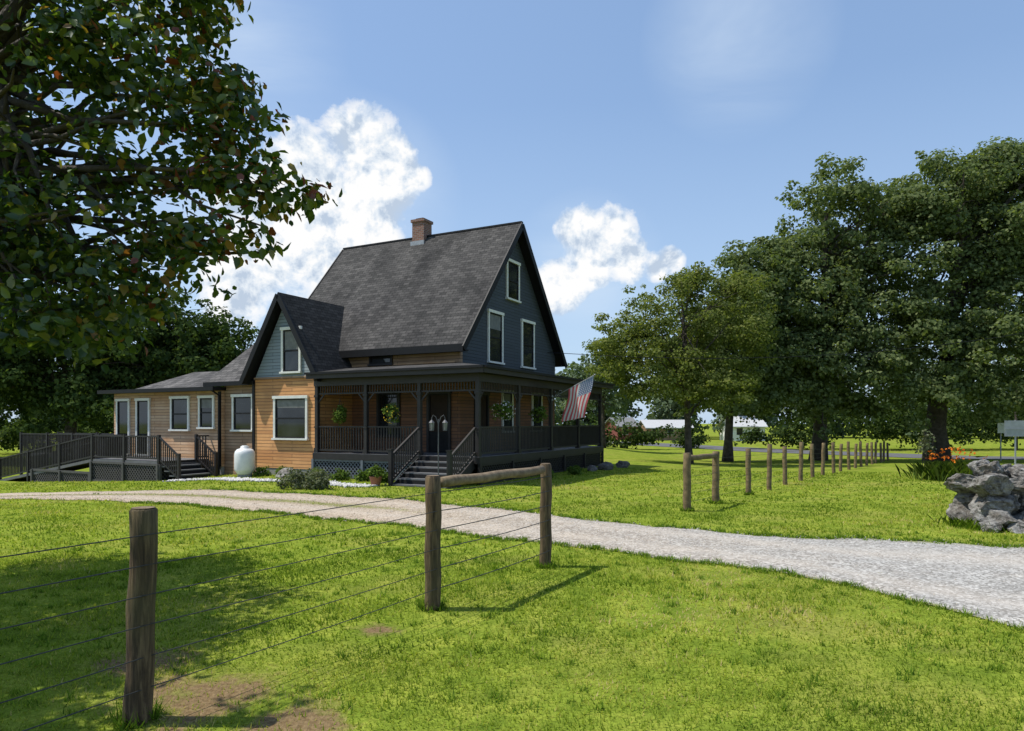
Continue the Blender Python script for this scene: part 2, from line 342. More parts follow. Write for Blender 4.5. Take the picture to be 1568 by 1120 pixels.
# grass blades
P=[];S=[]
for (y0,y1,x0,x1,dens,w,h) in ((2.2,5,-5,5.5,3900,.0075,.036),(5,9,-8,9,1700,.011,.042),(9,16,-14,15,400,.020,.05),(16,30,-24,24,90,.038,.065)):
    n=int((y1-y0)*(x1-x0)*dens); x=RNG.uniform(x0,x1,n);y=RNG.uniform(y0,y1,n)
    a=ylo(x);b_=yup(x);t=(y-a)/(b_-a)
    inside=(t>.0)&(t<1); fringe=(np.abs(t-.5)>.47)&(RNG.random(n)<.35)
    med=(np.abs(t-.5)<.08)&(x<-1.5)&(RNG.random(n)<.6)
    dn=.5+.5*np.sin(x*2.1+1.3*np.sin(y*1.7))*np.sin(y*2.6+1.1*np.sin(x*1.3))
    soil=np.zeros(n)
    for (sx,sy,sr) in ((-1.9,4.25,.65),(-1.25,3.9,.4),(-2.6,4.9,.4),(-1.1,5.6,.3)): soil=np.maximum(soil,np.clip(1.2-np.hypot(x-sx,y-sy)/sr,0,.8))
    k=((~inside)|fringe|med)&(RNG.random(n)<.4+.7*dn)&(RNG.random(n)>soil)
    x=x[k];y=y[k];n=len(x)
    P.append(np.stack([x,y,G(x,y)-.003],1)); hh=h*RNG.uniform(.4,1.25,n)*(1+.3*np.sin(x*3.1)*np.sin(y*2.3)); S.append(np.stack([w*RNG.uniform(.7,1.3,n),hh,hh],1))
P=np.concatenate(P);S=np.concatenate(S);n=len(P)
def patch(x,y):
    v=np.zeros_like(x)
    r_=np.random.default_rng(3)
    for f,a_ in ((.45,.30),(.9,.25),(1.9,.22),(3.7,.22),(7.5,.2),(13,.14)):
        for _ in range(2):
            an=r_.uniform(0,6.28); an2=an+1.3; v+=a_*.5*np.sin(f*(x*np.cos(an)+y*np.sin(an))+r_.uniform(0,6)+1.2*np.sin(f*.7*(x*np.cos(an2)+y*np.sin(an2))))
    return v
rn=np.clip(.46+.50*patch(P[:,0],P[:,1])+RNG.normal(0,.17,n),0,1)
for (sx,sy,sr,k_) in ((1.6,6.5,1.5,.5),(3.0,5.7,1.3,.5),(.6,4.6,.6,.3),(-1.8,4.3,1.1,.35),(2.4,7.6,.9,.4),(-.4,4.9,.5,.25)):
    wgt=np.clip(1-np.hypot(P[:,0]-sx,(P[:,1]-sy)*1.3)/sr,0,1)*np.clip(.5+1.2*patch(P[:,0]*2.1+5,P[:,1]*2.1),0,1); rn=np.clip(rn+k_*wgt,0,1)
th=RNG.uniform(0,2*np.pi,n); lean=RNG.uniform(0,1.1,n)
Nn=np.stack([np.cos(th),np.sin(th),np.zeros(n)],1); up=nrm(np.stack([Nn[:,0]*lean,Nn[:,1]*lean,np.ones(n)],1)); T=np.stack([-np.sin(th),np.cos(th),np.zeros(n)],1)
scatter('grass',[(-.5,0,0),(.5,0,0),(.1,1,.22)],[(0,1,2)],P,T,up,Nn,S*np.array([1.25,1,1]),M_blade,rn)
tx=[];ty=[];th_=[]
nt_=900; x=RNG.uniform(-6,7,nt_);y=3+8*RNG.random(nt_)**1.2; tx+=list(x);ty+=list(y);th_+=list(RNG.uniform(.035,.065,nt_))
xe=RNG.uniform(-9,4.2,420); tx+=list(xe);ty+=list(ylo(xe)-.02+RNG.normal(0,.06,420));th_+=list(RNG.uniform(.04,.08,420))
xe=RNG.uniform(-9,9,420); tx+=list(xe);ty+=list(yup(xe)+.03+RNG.normal(0,.07,420));th_+=list(RNG.uniform(.04,.09,420))
for (pxx,pyy) in ((-2.135,3.9),(-.725,6.24),(.392,8.08),(3.65,14.3),(4.75,16.0),(6.35,18.4)):
    for _ in range(16): an=RNG.uniform(0,6.28); tx.append(pxx+.09*math.cos(an));ty.append(pyy+.09*math.sin(an));th_.append(RNG.uniform(.06,.13))
tx=np.array(tx);ty=np.array(ty);th_=np.array(th_); tt=(ty-ylo(tx))/(yup(tx)-ylo(tx)); kk=(tt<.06)|(tt>.94); tx=tx[kk];ty=ty[kk];th_=th_[kk]
m_=np.repeat(np.arange(len(tx)),16); x=tx[m_]+RNG.normal(0,.028,len(m_));y=ty[m_]+RNG.normal(0,.028,len(m_)); n=len(m_)
th=RNG.uniform(0,2*np.pi,n); lean=RNG.uniform(0,1.0,n)
Nn=np.stack([np.cos(th),np.sin(th),np.zeros(n)],1); up=nrm(np.stack([Nn[:,0]*lean,Nn[:,1]*lean,np.ones(n)],1)); T=np.stack([-np.sin(th),np.cos(th),np.zeros(n)],1)
hh=th_[m_]*RNG.uniform(.6,1.2,n); scatter('grass_tufts',[(-.5,0,0),(.5,0,0),(.1,1,.3)],[(0,1,2)],np.stack([x,y,G(x,y)],1),T,up,Nn,np.stack([.009*np.clip(y/5,1,3),hh,hh],1),M_tuft,RNG.random(n))

# ---------------------------------------------------------------- farmhouse
TH=math.atan2(-.4613,.8872)
H=empty('farmhouse',(-1.07,22,0),TH)
def hp(a,b,z=0): return (-1.07-.8872*a+.4613*b,22+.4613*a+.8872*b,z)
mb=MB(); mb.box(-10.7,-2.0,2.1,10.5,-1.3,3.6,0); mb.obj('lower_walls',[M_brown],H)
mb=MB()
def prismx(mb,x0,x1,prof,mf0,mf1,ms):
    n=len(prof); A=[(x0,p[0],p[1]) for p in prof];B_=[(x1,p[0],p[1]) for p in prof]
    mb.add(A,[tuple(range(n))],mf0); mb.add(B_,[tuple(range(n))],mf1)
    for i in range(n):
        j=(i+1)%n; mb.add([A[i],A[j],B_[j],B_[i]],[(0,1,2,3)],ms)
prismx(mb,-10.68,-1.98,[(2.08,3.6),(10.52,3.6),(10.52,4.74),(6.3,9.76),(2.08,4.74)],0,0,1)
mb.obj('upper_walls',[M_blue,M_tan],H)
mb=MB()
def rz(b): return 9.98-abs(b-6.3)*1.1935
for (b0,b1) in ((1.7,6.3),(6.3,10.9)):
    mb.slab([(-11.09,b0,rz(b0)),(-1.6,b0,rz(b0)),(-1.6,b1,rz(b1)),(-11.09,b1,rz(b1))],.16,0,1)
mb.box(-11.1,-1.59,6.22,6.38,9.93,10.0,1)
for x in (-1.575,-11.11):
    for (b0,b1) in ((1.66,6.3),(6.3,10.94)):
        p=(x,b0,rz(b0)-.13);q=(x,b1,rz(b1)-.13); mb.beam(p,q,.045,.24,1)
mb.box(-11.0,-1.62,1.66,1.70,4.22,4.44,1)
mb.box(-11.0,-1.62,1.72,2.06,4.25,4.29,1)
mb.obj('main_roof',[M_shx,M_trimb],H)
mb=MB(); mb.box(-2.12,-1.955,2.055,2.078,3.7,4.7,0); mb.box(-1.978,-1.955,2.08,2.2,3.7,4.7,0); mb.box(-7.0,-2.2,2.055,2.078,3.86,3.93,1); mb.obj('corner_boards',[M_tan,M_weath],H)
mb=MB(); mb.box(-6.92,-6.30,6.0,6.62,9.2,10.58,0); mb.box(-6.97,-6.25,5.95,6.67,10.58,10.70,0); mb.box(-6.80,-6.42,6.12,6.5,10.70,10.78,1)
mb.box(-6.97,-6.25,5.93,5.99,9.5,9.72,2); mb.obj('chimney',[M_brick,M_dark,M_steel],H)

def window(name,ax,plane,c,z0,z1,w,trim=.10,door=False,trimmat=None,blind=0.0,pane=None):
    mb=MB()
    def bx(h0,h1,za,zb,d0,d1,m):
        if ax=='y': mb.box(h0,h1,plane-d1,plane-d0,za,zb,m)
        else: mb.box(plane+d0,plane+d1,h0,h1,za,zb,m)
    l=c-w/2;r=c+w/2
    bx(l,l+trim,z0,z1,.004,.07,0);bx(r-trim,r,z0,z1,.004,.07,0);bx(l-.03,r+.03,z1,z1+.11,.004,.095,0);bx(l-.04,r+.04,z0-.07,z0,.004,.12,0)
    il,ir=l+trim,r-trim
    bx(il,ir,z0,z1,.004,.014,2)
    t=.05
    bx(il,il+t,z0,z1,.014,.045,1);bx(ir-t,ir,z0,z1,.014,.045,1);bx(il+t,ir-t,z1-t,z1,.014,.045,1);bx(il+t,ir-t,z0,z0+t,.014,.045,1)
    zm=(z0+z1)/2
    if not door: bx(il+t,ir-t,zm-.03,zm+.03,.014,.05,1)
    else: bx(il+t,ir-t,z0+t,z0+.75,.014,.035,1)
    if blind>0: bx(il+t,ir-t,z1-t-blind*(z1-z0),z1-t,.0145,.0165,3)
    mb.obj(name,[trimmat or M_white,M_trimb,pane or M_glass,M_blind],H); return mb
window('gable_window','x',-1.98,4.65,4.08,5.98,1.22,blind=.3)
window('gable_window','x',-1.98,7.55,4.08,5.98,1.25)
window('attic_window','x',-1.98,6.15,6.78,8.28,1.15)
window('eave_window','y',2.08,-5.55,3.95,4.4,1.1,.05,trimmat=M_rail)
window('side_window','x',-2.0,5.7,1.35,2.9,.95,blind=.35)
window('side_window','x',-2.0,8.5,1.35,2.9,1.05)
window('side_door','x',-2.0,3.6,.6,2.75,1.05,door=True,trimmat=M_rail,pane=M_door)
window('porch_window','y',2.1,-5.2,1.2,2.8,1.1,trimmat=M_rail)
window('front_door','y',2.1,-2.9,.6,2.75,1.05,door=True,trimmat=M_rail,pane=M_door)

mb=MB(); mb.box(-10.2,-7.0,.15,2.099,-.05,3.42,0); mb.box(-10.19,-7.01,.17,2.099,-1.3,-.05,2)
A=[(-10.19,3.42),(-7.01,3.42),(-8.6,6.28)]
mb.add([(p[0],.14,p[1]) for p in A]+[(p[0],6,p[1]) for p in A],[(0,1,2),(3,4,5),(0,1,4,3),(1,2,5,4),(2,0,3,5)],1)
mb.box(-10.22,-6.98,.10,.138,3.36,3.44,3)
mb.obj('wing_walls',[M_cedar,M_bluelit,M_conc,M_tan],H)
mb=MB()
for s_ in (-1,1):
    xe=-8.6+1.95*s_
    mb.slab([(xe,-.22,3.35),(-8.6,-.22,6.6),(-8.6,4.5,6.6),(xe,4.5,3.35)] if s_>0 else [(-8.6,-.22,6.6),(xe,-.22,3.35),(xe,4.5,3.35),(-8.6,4.5,6.6)],.17,0,1)
    mb.beam((xe,-.24,3.24),(-8.6,-.24,6.49),.05,.20,1,up=(0,0,1))
mb.obj('wing_roof',[M_shy,M_trimb],H)
window('wing_window','y',.14,-8.25,3.62,5.2,1.0,blind=.45)
window('wing_window','y',.15,-8.3,1.1,2.6,1.74,blind=.2)
mb=MB(); mb.box(-7.12,-6.97,.10,.147,-.05,3.35,0); mb.obj('wing_corner_board',[M_cedar],H)

mb=MB(); mb.box(-12.3,-10.2,.45,6,-1.3,3.25,0); mb.box(-19.35,-12.3,.3,5,-.1,3.02,1); mb.box(-19.3,-12.33,.33,5,-1.3,-.1,2)
mb.add([(-12.95,1.0,3.1),(-12.95,6,3.1),(-12.95,6,6.6)],[(0,1,2)],1)
mb.obj('addition_walls',[M_tan,M_weath,M_conc],H)
mb=MB()
mb.slab([(-13.2,.2,3.32),(-9.6,.2,3.32),(-9.6,5.2,6.95),(-13.2,5.2,6.95)],.14,0,1)
mb.slab([(-19.75,-.15,3.12),(-12.2,-.15,3.12),(-12.2,5.3,3.3),(-19.75,5.3,3.3)],.14,1,1)
mb.poly([(-17.9,.2,3.14),(-13.2,.2,3.14),(-13.2,2.8,4.05),(-16.9,2.6,4.05)],0); mb.poly([(-17.9,.2,3.14),(-16.9,2.6,4.05),(-17.9,5,3.2)],0)
mb.box(-19.8,-12.2,-.20,-.15,2.98,3.14,1); mb.box(-13.2,-10.3,.14,.2,3.17,3.34,1)
mb.tube([(-12.35,-.13,3.0),(-12.35,.22,2.8),(-12.35,.22,-.7)],.045,8,1); mb.box(-12.46,-12.3,.26,.298,-.1,2.96,1); mb.box(-10.32,-10.2,.10,.14,-.3,3.2,1)
mb.obj('addition_roof',[M_shl,M_trimb],H)
window('addition_window','y',.3,-13.15,1.5,2.7,.95,blind=.3);window('addition_window','y',.3,-14.8,1.4,2.7,1.2)
window('addition_window','y',.45,-11.2,1.4,2.72,1.2)
window('addition_door','y',.3,-17.25,.3,2.65,.95,door=True);window('addition_door','y',.3,-18.65,.3,2.65,.95,door=True)

mb=MB()
mb.box(-7.0,.05,-.05,2.09,.46,.59,0); mb.box(-1.99,.05,2.09,11.5,.46,.59,0)
mb.box(-7.0,.07,-.08,-.055,.36,.58,1); mb.box(.055,.08,-.05,11.5,.36,.58,1)
mb.obj('porch_deck',[M_deck,M_rail],H)
mb=MB()
e=.38
mb.poly([(-7.0,-e,3.50),(e,-e,3.50),(-2.0,2.1,3.86),(-7.0,2.1,3.86)],0)
mb.poly([(e,-e,3.50),(e,11.9,3.50),(-2.0,10.4,3.86),(-2.0,2.1,3.86)],0)
mb.poly([(e,11.9,3.50),(-3,11.9,3.50),(-2.0,10.4,3.86)],0)
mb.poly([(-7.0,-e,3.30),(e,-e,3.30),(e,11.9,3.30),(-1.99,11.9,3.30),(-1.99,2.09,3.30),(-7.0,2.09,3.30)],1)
mb.box(-7.0,e+.03,-e-.04,-e,3.27,3.49,2); mb.box(e,e+.04,-e,11.9,3.27,3.49,2); mb.box(-3,e,11.9,11.94,3.27,3.49,2)
mb.beam((-7.0,-e-.08,3.46),(e+.06,-e-.08,3.46),.09,.08,1); mb.beam((e+.08,-e,3.46),(e+.08,11.9,3.46),.09,.08,1)
mb.box(-7.0,.02,-.02,.14,3.02,3.29,2); mb.box(-.14,.02,.14,11.45,3.02,3.29,2)
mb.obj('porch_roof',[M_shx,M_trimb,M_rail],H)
cols=[(-6.9,.06),(-4.62,.06),(-2.33,.06),(-.06,.06)]; scol=[2.9,5.75,8.6,11.35]
mb=MB()
def col(x,y):
    w=.065; mb.box(x-w,x+w,y-w,y+w,.59,3.02,0); mb.box(x-w-.025,x+w+.025,y-w-.025,y+w+.025,.59,.75,0); mb.box(x-w-.025,x+w+.025,y-w-.025,y+w+.025,2.62,2.70,0)
    mb.box(x-w-.02,x+w+.02,y-w-.02,y+w+.02,1.5,1.55,0)
for c in cols: col(*c)
for y in scol: col(-.06,y)
mb.obj('porch_columns',[M_rail],H)
def railing(mb,p,q,z0,h=.95,sp=.115,drop=0,m=0,post=False):
    p=Vector((p[0],p[1],z0));q=Vector((q[0],q[1],z0+drop)); d=q-p; n=max(1,int(math.hypot(d.x,d.y)/sp))
    mb.beam(p+Vector((0,0,h)),q+Vector((0,0,h)),.07,.05,m); mb.beam(p+Vector((0,0,.1)),q+Vector((0,0,.1)),.05,.06,m)
    for i in range(1,n):
        c=p+d*(i/n); mb.box(c.x-.018,c.x+.018,c.y-.018,c.y+.018,c.z+.1,c.z+h,m)
mb=MB()
railing(mb,(-6.85,.06),(-4.7,.06),.59);railing(mb,(-4.55,.06),(-2.4,.06),.59)
ya=.12
for y in scol: railing(mb,(-.06,ya),(-.06,y-.07),.59); ya=y+.07
railing(mb,(-.1,11.35),(-1.95,11.35),.59)
mb.obj('porch_railing',[M_rail],H)
mb=MB()
def frieze(p,q):
    mb.beam((p[0],p[1],2.74),(q[0],q[1],2.74),.04,.05,0)
    d=Vector((q[0]-p[0],q[1]-p[1],0)); n=int(d.length/.11)
    for i in range(1,n):
        c=Vector((p[0],p[1],0))+d*(i/n); mb.box(c.x-.015,c.x+.015,c.y-.015,c.y+.015,2.76,3.02,0)
    for s_,cc in ((1,p),(-1,q)):
        dd=d.normalized()*s_; mb.beam((cc[0],cc[1],2.42),(cc[0]+dd.x*.28,cc[1]+dd.y*.28,2.72),.03,.05,0)
for i in range(3): frieze((cols[i][0]+.06,.06),(cols[i+1][0]-.06,.06))
ya=.12
for y in scol: frieze((-.06,ya),(-.06,y-.06)); ya=y+.06
mb.obj('porch_frieze',[M_rail],H)
def lattice(mb,p,q,z0,z1,out,m=0,mb_back=1,sp=.16):
    p=Vector((p[0],p[1],0));q=Vector((q[0],q[1],0));d=q-p;Ln=d.length;d.normalize();h=z1-z0;o_=Vector((out[0],out[1],0))
    bk=-.04
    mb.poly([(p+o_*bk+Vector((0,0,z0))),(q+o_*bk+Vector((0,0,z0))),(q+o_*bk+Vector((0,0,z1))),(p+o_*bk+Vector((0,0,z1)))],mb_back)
    for sgn,off in ((1,.0),(-1,.012)):
        t=-h
        while t<Ln:
            a0=t;za,zb=(z0,z1) if sgn>0 else (z1,z0)
            k0=max(0,(0-a0)/h);k1=min(1,(Ln-a0)/h)
            if k1>k0: mb.beam(p+d*(a0+h*k0)+o_*off+Vector((0,0,za+(zb-za)*k0)),p+d*(a0+h*k1)+o_*off+Vector((0,0,za+(zb-za)*k1)),.032,.01,m,up=o_)
            t+=sp
    for z in (z0+.04,z1-.03): mb.beam(p+o_*.03+Vector((0,0,z)),q+o_*.03+Vector((0,0,z)),.03,.09,m)
    n=max(1,round(Ln/2.2))
    for i in range(n+1):
        c=p+d*(Ln*i/n)+o_*.045; mb.box(c.x-.05,c.x+.05,c.y-.05,c.y+.05,z0-.5,z1,m)
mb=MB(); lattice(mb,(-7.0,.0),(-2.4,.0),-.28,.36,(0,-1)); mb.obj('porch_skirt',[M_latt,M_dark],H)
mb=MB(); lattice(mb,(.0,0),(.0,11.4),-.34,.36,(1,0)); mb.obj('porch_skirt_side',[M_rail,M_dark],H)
mb=MB(); ns=5
for i in range(ns):
    z=.59-(i+1)*.168; y1=-.08-.29*i; mb.box(-2.25,-.18,y1-.31,y1,z-.045,z,0); mb.box(-2.2,-.22,y1-.02,y1-.0,z,z+.125,1)
for x in (-2.28,-.15):
    mb.beam((x,-.05,.36),(x,-1.62,-.52),.04,.32,2)
for x in (-2.31,-.12):
    mb.box(x-.06,x+.06,-1.61,-1.49,-.5,.82,2); mb.box(x-.08,x+.08,-1.63,-1.47,.82,.86,2)
    railing(mb,(x,-.04),(x,-1.5),.62,.9,.115,-.86,2)
mb.obj('front_steps',[M_deck,M_dark,M_rail],H)

R=empty('wheelchair_ramp',(-1.07,22,0),TH)
mb=MB(); D=.2
mb.box(-17.2,-13.0,-2.0,.28,D-.12,D,0); mb.box(-25.2,-17.2,-.6,1.2,D-.12,D,0)
zg=-.92
mb.slab([(-24.2,-2.0,zg),(-17.2,-2.0,D-.002),(-17.2,-.65,D-.002),(-24.2,-.65,zg)],.12,0)
for i in range(4):
    z=D-(i+1)*.17; x=-13.0+.28*i; mb.box(x,x+.30,-1.95,-.35,z-.045,z,0); mb.box(x,x+.02,-1.95,-.35,z,z+.12,2)
mb.box(-13.02,-12.99,-2.02,.2,-.8,D+.005,1)
railing(mb,(-17.2,-1.97),(-13.03,-1.97),D,m=1); railing(mb,(-24.2,-1.97),(-17.2,-1.97),zg,drop=D-zg,m=1); railing(mb,(-24.2,-.7),(-17.2,-.7),zg,drop=D-zg,m=1)
railing(mb,(-25.2,-.58),(-17.3,-.58),D,m=1); railing(mb,(-25.2,1.15),(-19.5,1.15),D,m=1)
railing(mb,(-13.0,-1.97),(-11.9,-1.97),D,drop=-.7,m=1);railing(mb,(-13.0,-.33),(-11.9,-.33),D,drop=-.7,m=1); railing(mb,(-13.0,-.3),(-13.0,.25),D,m=1)
for x,y,z in ((-17.2,-1.97,D),(-15.1,-1.97,D),(-13.0,-1.97,D),(-13.0,-.33,D),(-11.85,-1.97,D-.7),(-11.85,-.33,D-.7),(-19.5,-1.97,D-.37),(-21.9,-1.97,D-.76),(-24.2,-1.97,zg),(-24.2,-.7,zg),(-21,-.58,D),(-25.2,-.58,D),(-25.2,1.15,D),(-22,1.15,D),(-19.6,1.15,D),(-19,-.58,D),(-23,-.58,D)):
    mb.box(x-.05,x+.05,y-.05,y+.05,-1.3,z+1.02,1)
mb.obj('ramp_deck_and_rails',[M_deck,M_rail,M_dark],R)
mb=MB(); lattice(mb,(-17.2,-1.98),(-13.0,-1.98),-.72,D-.1,(0,-1)); lattice(mb,(-12.98,-1.98),(-12.98,-.2),-.72,D-.1,(1,0)); lattice(mb,(-21.5,-1.98),(-17.3,-1.98),-.95,-.35,(0,-1))
mb.obj('ramp_skirt',[M_lattd,M_dark],R)

# ---------------------------------------------------------------- flag
Fg=empty('american_flag',hp(-.08+.14,5.75,0),TH)
mb=MB(); p0=Vector((.05,0,2.66));p1=Vector((1.85,0,3.52)); mb.tube([p0,p1],.014,8,0); mb.box(-.0,.08,-.05,.05,2.56,2.76,0); mb.tube([p1,p1+Vector((.03,0,.02))],.03,8,0); mb.obj('flag_pole',[M_steel],Fg)
def mk_flag():
    m,nt,b=newmat('flag_fabric'); uv=nd(nt,'ShaderNodeUVMap'); s=nd(nt,'ShaderNodeSeparateXYZ'); L(nt,uv.outputs[0],s.inputs[0])
    u,v=s.outputs[0],s.outputs[1]
    st=math_(nt,'GREATER_THAN',math_(nt,'FRACT',math_(nt,'MULTIPLY',v,6.5)),.5)
    c=mixc(nt,st,(.78,.15,.17),(.88,.87,.86))
    can=math_(nt,'MULTIPLY',math_(nt,'LESS_THAN',u,.4),math_(nt,'LESS_THAN',v,.538))
    fu=math_(nt,'SUBTRACT',math_(nt,'FRACT',math_(nt,'MULTIPLY',u,20)),.5);fv=math_(nt,'SUBTRACT',math_(nt,'FRACT',math_(nt,'MULTIPLY',v,13)),.5)
    star=math_(nt,'LESS_THAN',math_(nt,'ADD',math_(nt,'MULTIPLY',fu,fu),math_(nt,'MULTIPLY',fv,fv)),.09)
    cc=mixc(nt,star,(.17,.22,.40),(.8,.8,.83)); c=mixc(nt,can,c,cc); L(nt,c,b.inputs['Base Color']); b.inputs['Roughness'].default_value=.8
    t=nd(nt,'ShaderNodeBsdfTranslucent'); L(nt,c,t.inputs[0]); mx=nd(nt,'ShaderNodeMixShader'); mx.inputs[0].default_value=.65
    L(nt,b.outputs[0],mx.inputs[1]);L(nt,t.outputs[0],mx.inputs[2]); L(nt,mx.outputs[0],nt.nodes['Material Output'].inputs[0]); return m
nu,nw=30,22; V=[];U=[];dirp=(p1-p0).normalized()
for i in range(nu+1):
    for j in range(nw+1):
        u=i/nu;v=j/nw
        hpnt=p1-dirp*(.05+1.12*v)
        q=hpnt+Vector((-.22*u-.04*u*u+.10*(v-.5)*u,0,-1.6*u+.30*v*u)); q.y+=-.18*u+.05*math.sin(v*9+u*3)*(u**.6)+.04*math.sin(u*6); q.x+=.02*math.sin(u*7+v*5)
        V.append(q);U.append((u,v))
me=bpy.data.meshes.new('flag_cloth'); me.from_pydata(V,[],[(i*(nw+1)+j,(i+1)*(nw+1)+j,(i+1)*(nw+1)+j+1,i*(nw+1)+j+1) for i in range(nu) for j in range(nw)])
me.materials.append(mk_flag()); uvl=me.uv_layers.new(name='UVMap')
for li,l in enumerate(me.loops): uvl.data[li].uv=U[l.vertex_index]
me.polygons.foreach_set('use_smooth',[True]*len(me.polygons))
o=bpy.data.objects.new('flag_cloth',me);C.objects.link(o);o.parent=Fg

# ---------------------------------------------------------------- fences
def rough_post(mb,base,h,r,lean=(0,0),n=16,m=0,mt=1):
    pts=[];rad=[]
    for i in range(9):
        t=i/8; z=-.25+(h+.25)*t; pts.append((base[0]+lean[0]*t+.006*math.sin(i*1.9+base[0]*5),base[1]+lean[1]*t,base[2]+z)); rad.append(r*(1.03-.06*t)*(1+.03*math.sin(i*2.1+base[1])))
    pts.append((pts[-1][0],pts[-1][1],pts[-1][2]+.012)); rad.append(rad[-1]*.86)
    mb.tube(pts,rad,n,m,cap=False)
    c=Vector(pts[-1]); mb.add([c+Vector((math.cos(k*2*math.pi/n),math.sin(k*2*math.pi/n),0))*rad[-1]+Vector((0,0,.004)) for k in range(n)],[tuple(range(n))],mt)
def wire(mb,p,q,sag,r):
    P0=Vector(p);Q=Vector(q);pts=[]
    for i in range(9):
        t=i/8; c=P0.lerp(Q,t); c.z-=sag*4*t*(1-t); pts.append(c)
    mb.tube(pts,r,5,0)
def rail_(mb,p,q,r0,m=1):
    P0=Vector(p);Q=Vector(q); pts=[P0.lerp(Q,i/8)+Vector((0,0,.006*math.sin(i*1.7))) for i in range(9)]
    mb.tube(pts,[r0*(1+.04*math.sin(i*2.3)) for i in range(9)],12,m)
F1=empty('wire_fence')
posts=[(-4.95,-.78),(-3.54,1.56),(-2.135,3.90),(-.725,6.24),(.392,8.08)]
mb=MB()
for i,(x,y) in enumerate(posts): rough_post(mb,(x,y,0),1.2,.073 if i<4 else .069,(.045,0) if i==2 else (.01,0))
mb.obj('posts',[M_wood,M_woodh],F1,True)
mb=MB(); rail_(mb,(-.66,6.32,1.145),(.35,8.0,1.145),.050,0); mb.obj('brace_rail',[M_woodh],F1,True)
mb=MB()
for z in (1.07,.90,.73,.56,.38,.20):
    for i in range(4):
        a,b_=posts[i],posts[i+1]
        la=.045*z/1.2 if i==2 else 0; lb=.045*z/1.2 if i==1 else 0
        wire(mb,(a[0]+.066+la,a[1]-.03,z),(b_[0]+.066+lb,b_[1]-.03,z),.012+.006*math.sin(z*20+i),.0034 if i<3 else .0048)
mb.obj('wires',[M_wire],F1)
F2=empty('wire_fence')
pts2=[(3.65,14.3),(4.75,16.0),(6.35,18.4)]
x,y=pts2[-1]
for k in range(16): x+=1.22+.06*math.sin(k*3);y+=1.80+.1*math.sin(k*2.3); pts2.append((x,y))
mb=MB();mbr=MB();mbw=MB()
for i,(x,y) in enumerate(pts2):
    rough_post(mb,(x,y,g(x,y)),1.2 if i<2 else 1.28+.06*math.sin(i*2.7),.082 if i<2 else .07,n=10,m=0,mt=0,lean=(.05*math.sin(i*3),0))
rail_(mbr,(3.68,14.35,g(3.65,14.3)+1.1),(4.72,15.95,g(4.75,16)+1.12),.06,0)
for i in range(len(pts2)-1):
    a,b_=pts2[i],pts2[i+1]
    for z in (1.07,.90,.73,.56,.38,.20): wire(mbw,(a[0]+.07,a[1],g(*a)+z),(b_[0]+.07,b_[1],g(*b_)+z),.01,.004)
mb.obj('posts',[M_woodl],F2,True);mbr.obj('brace_rail',[M_woodl],F2,True);mbw.obj('wires',[M_wire],F2)

# ---------------------------------------------------------------- vegetation
RH=[(0,0,0),(.42,.5,.06),(0,1,-.05),(-.42,.5,.06)]; RHf=[(0,1,2,3)]
OV=[(0,0,0),(.28,.2,.07),(.31,.55,.08),(0,1.05,-.10),(-.31,.55,.08),(-.28,.2,.07)]; OVf=[(0,1,2,3),(0,3,4,5)]
def foliage(lobes,dens,cr,lpc,seed,zmin=-.75,fill=.18,ragged=.22,rmax=1.22):
    r=np.random.default_rng(seed); cc=[];cR=[]
    P=[];N=[]
    for (c,rad,w) in lobes:
        c=np.array(c,float);rad=np.array(rad,float); n=int(dens*w)
        d=unit(n*3,r); d=d[d[:,2]>zmin][:n]; n=len(d); k=r.uniform(.55,1.0,n); k=np.where(r.random(n)<ragged,r.uniform(1.0,rmax,n),k)
        cen=c+d*rad*k[:,None]; R=cr*r.uniform(.45,1.25,n)*np.where(k>1,.65,1)
        cc.append(cen);cR.append(R)
        m=np.repeat(np.arange(n),(lpc*(R/cr)**2).astype(int)+3)
        dd=unit(len(m),r); q=.35+.75*np.sqrt(r.random(len(m)))
        pos=cen[m]+dd*(R[m]*q)[:,None]*np.array([1.15,1.15,.62])
        P.append(pos); N.append(nrm(dd*.8+unit(len(m),r)*.8+np.array([0,0,.5])+.3*d[m]))
        nf=int(len(m)*fill); df=unit(nf,r)*(r.random(nf)**.4)[:,None]*.78; P.append(c+df*rad); N.append(unit(nf,r))
    return np.concatenate(P),np.concatenate(N),np.concatenate(cc),np.concatenate(cR)
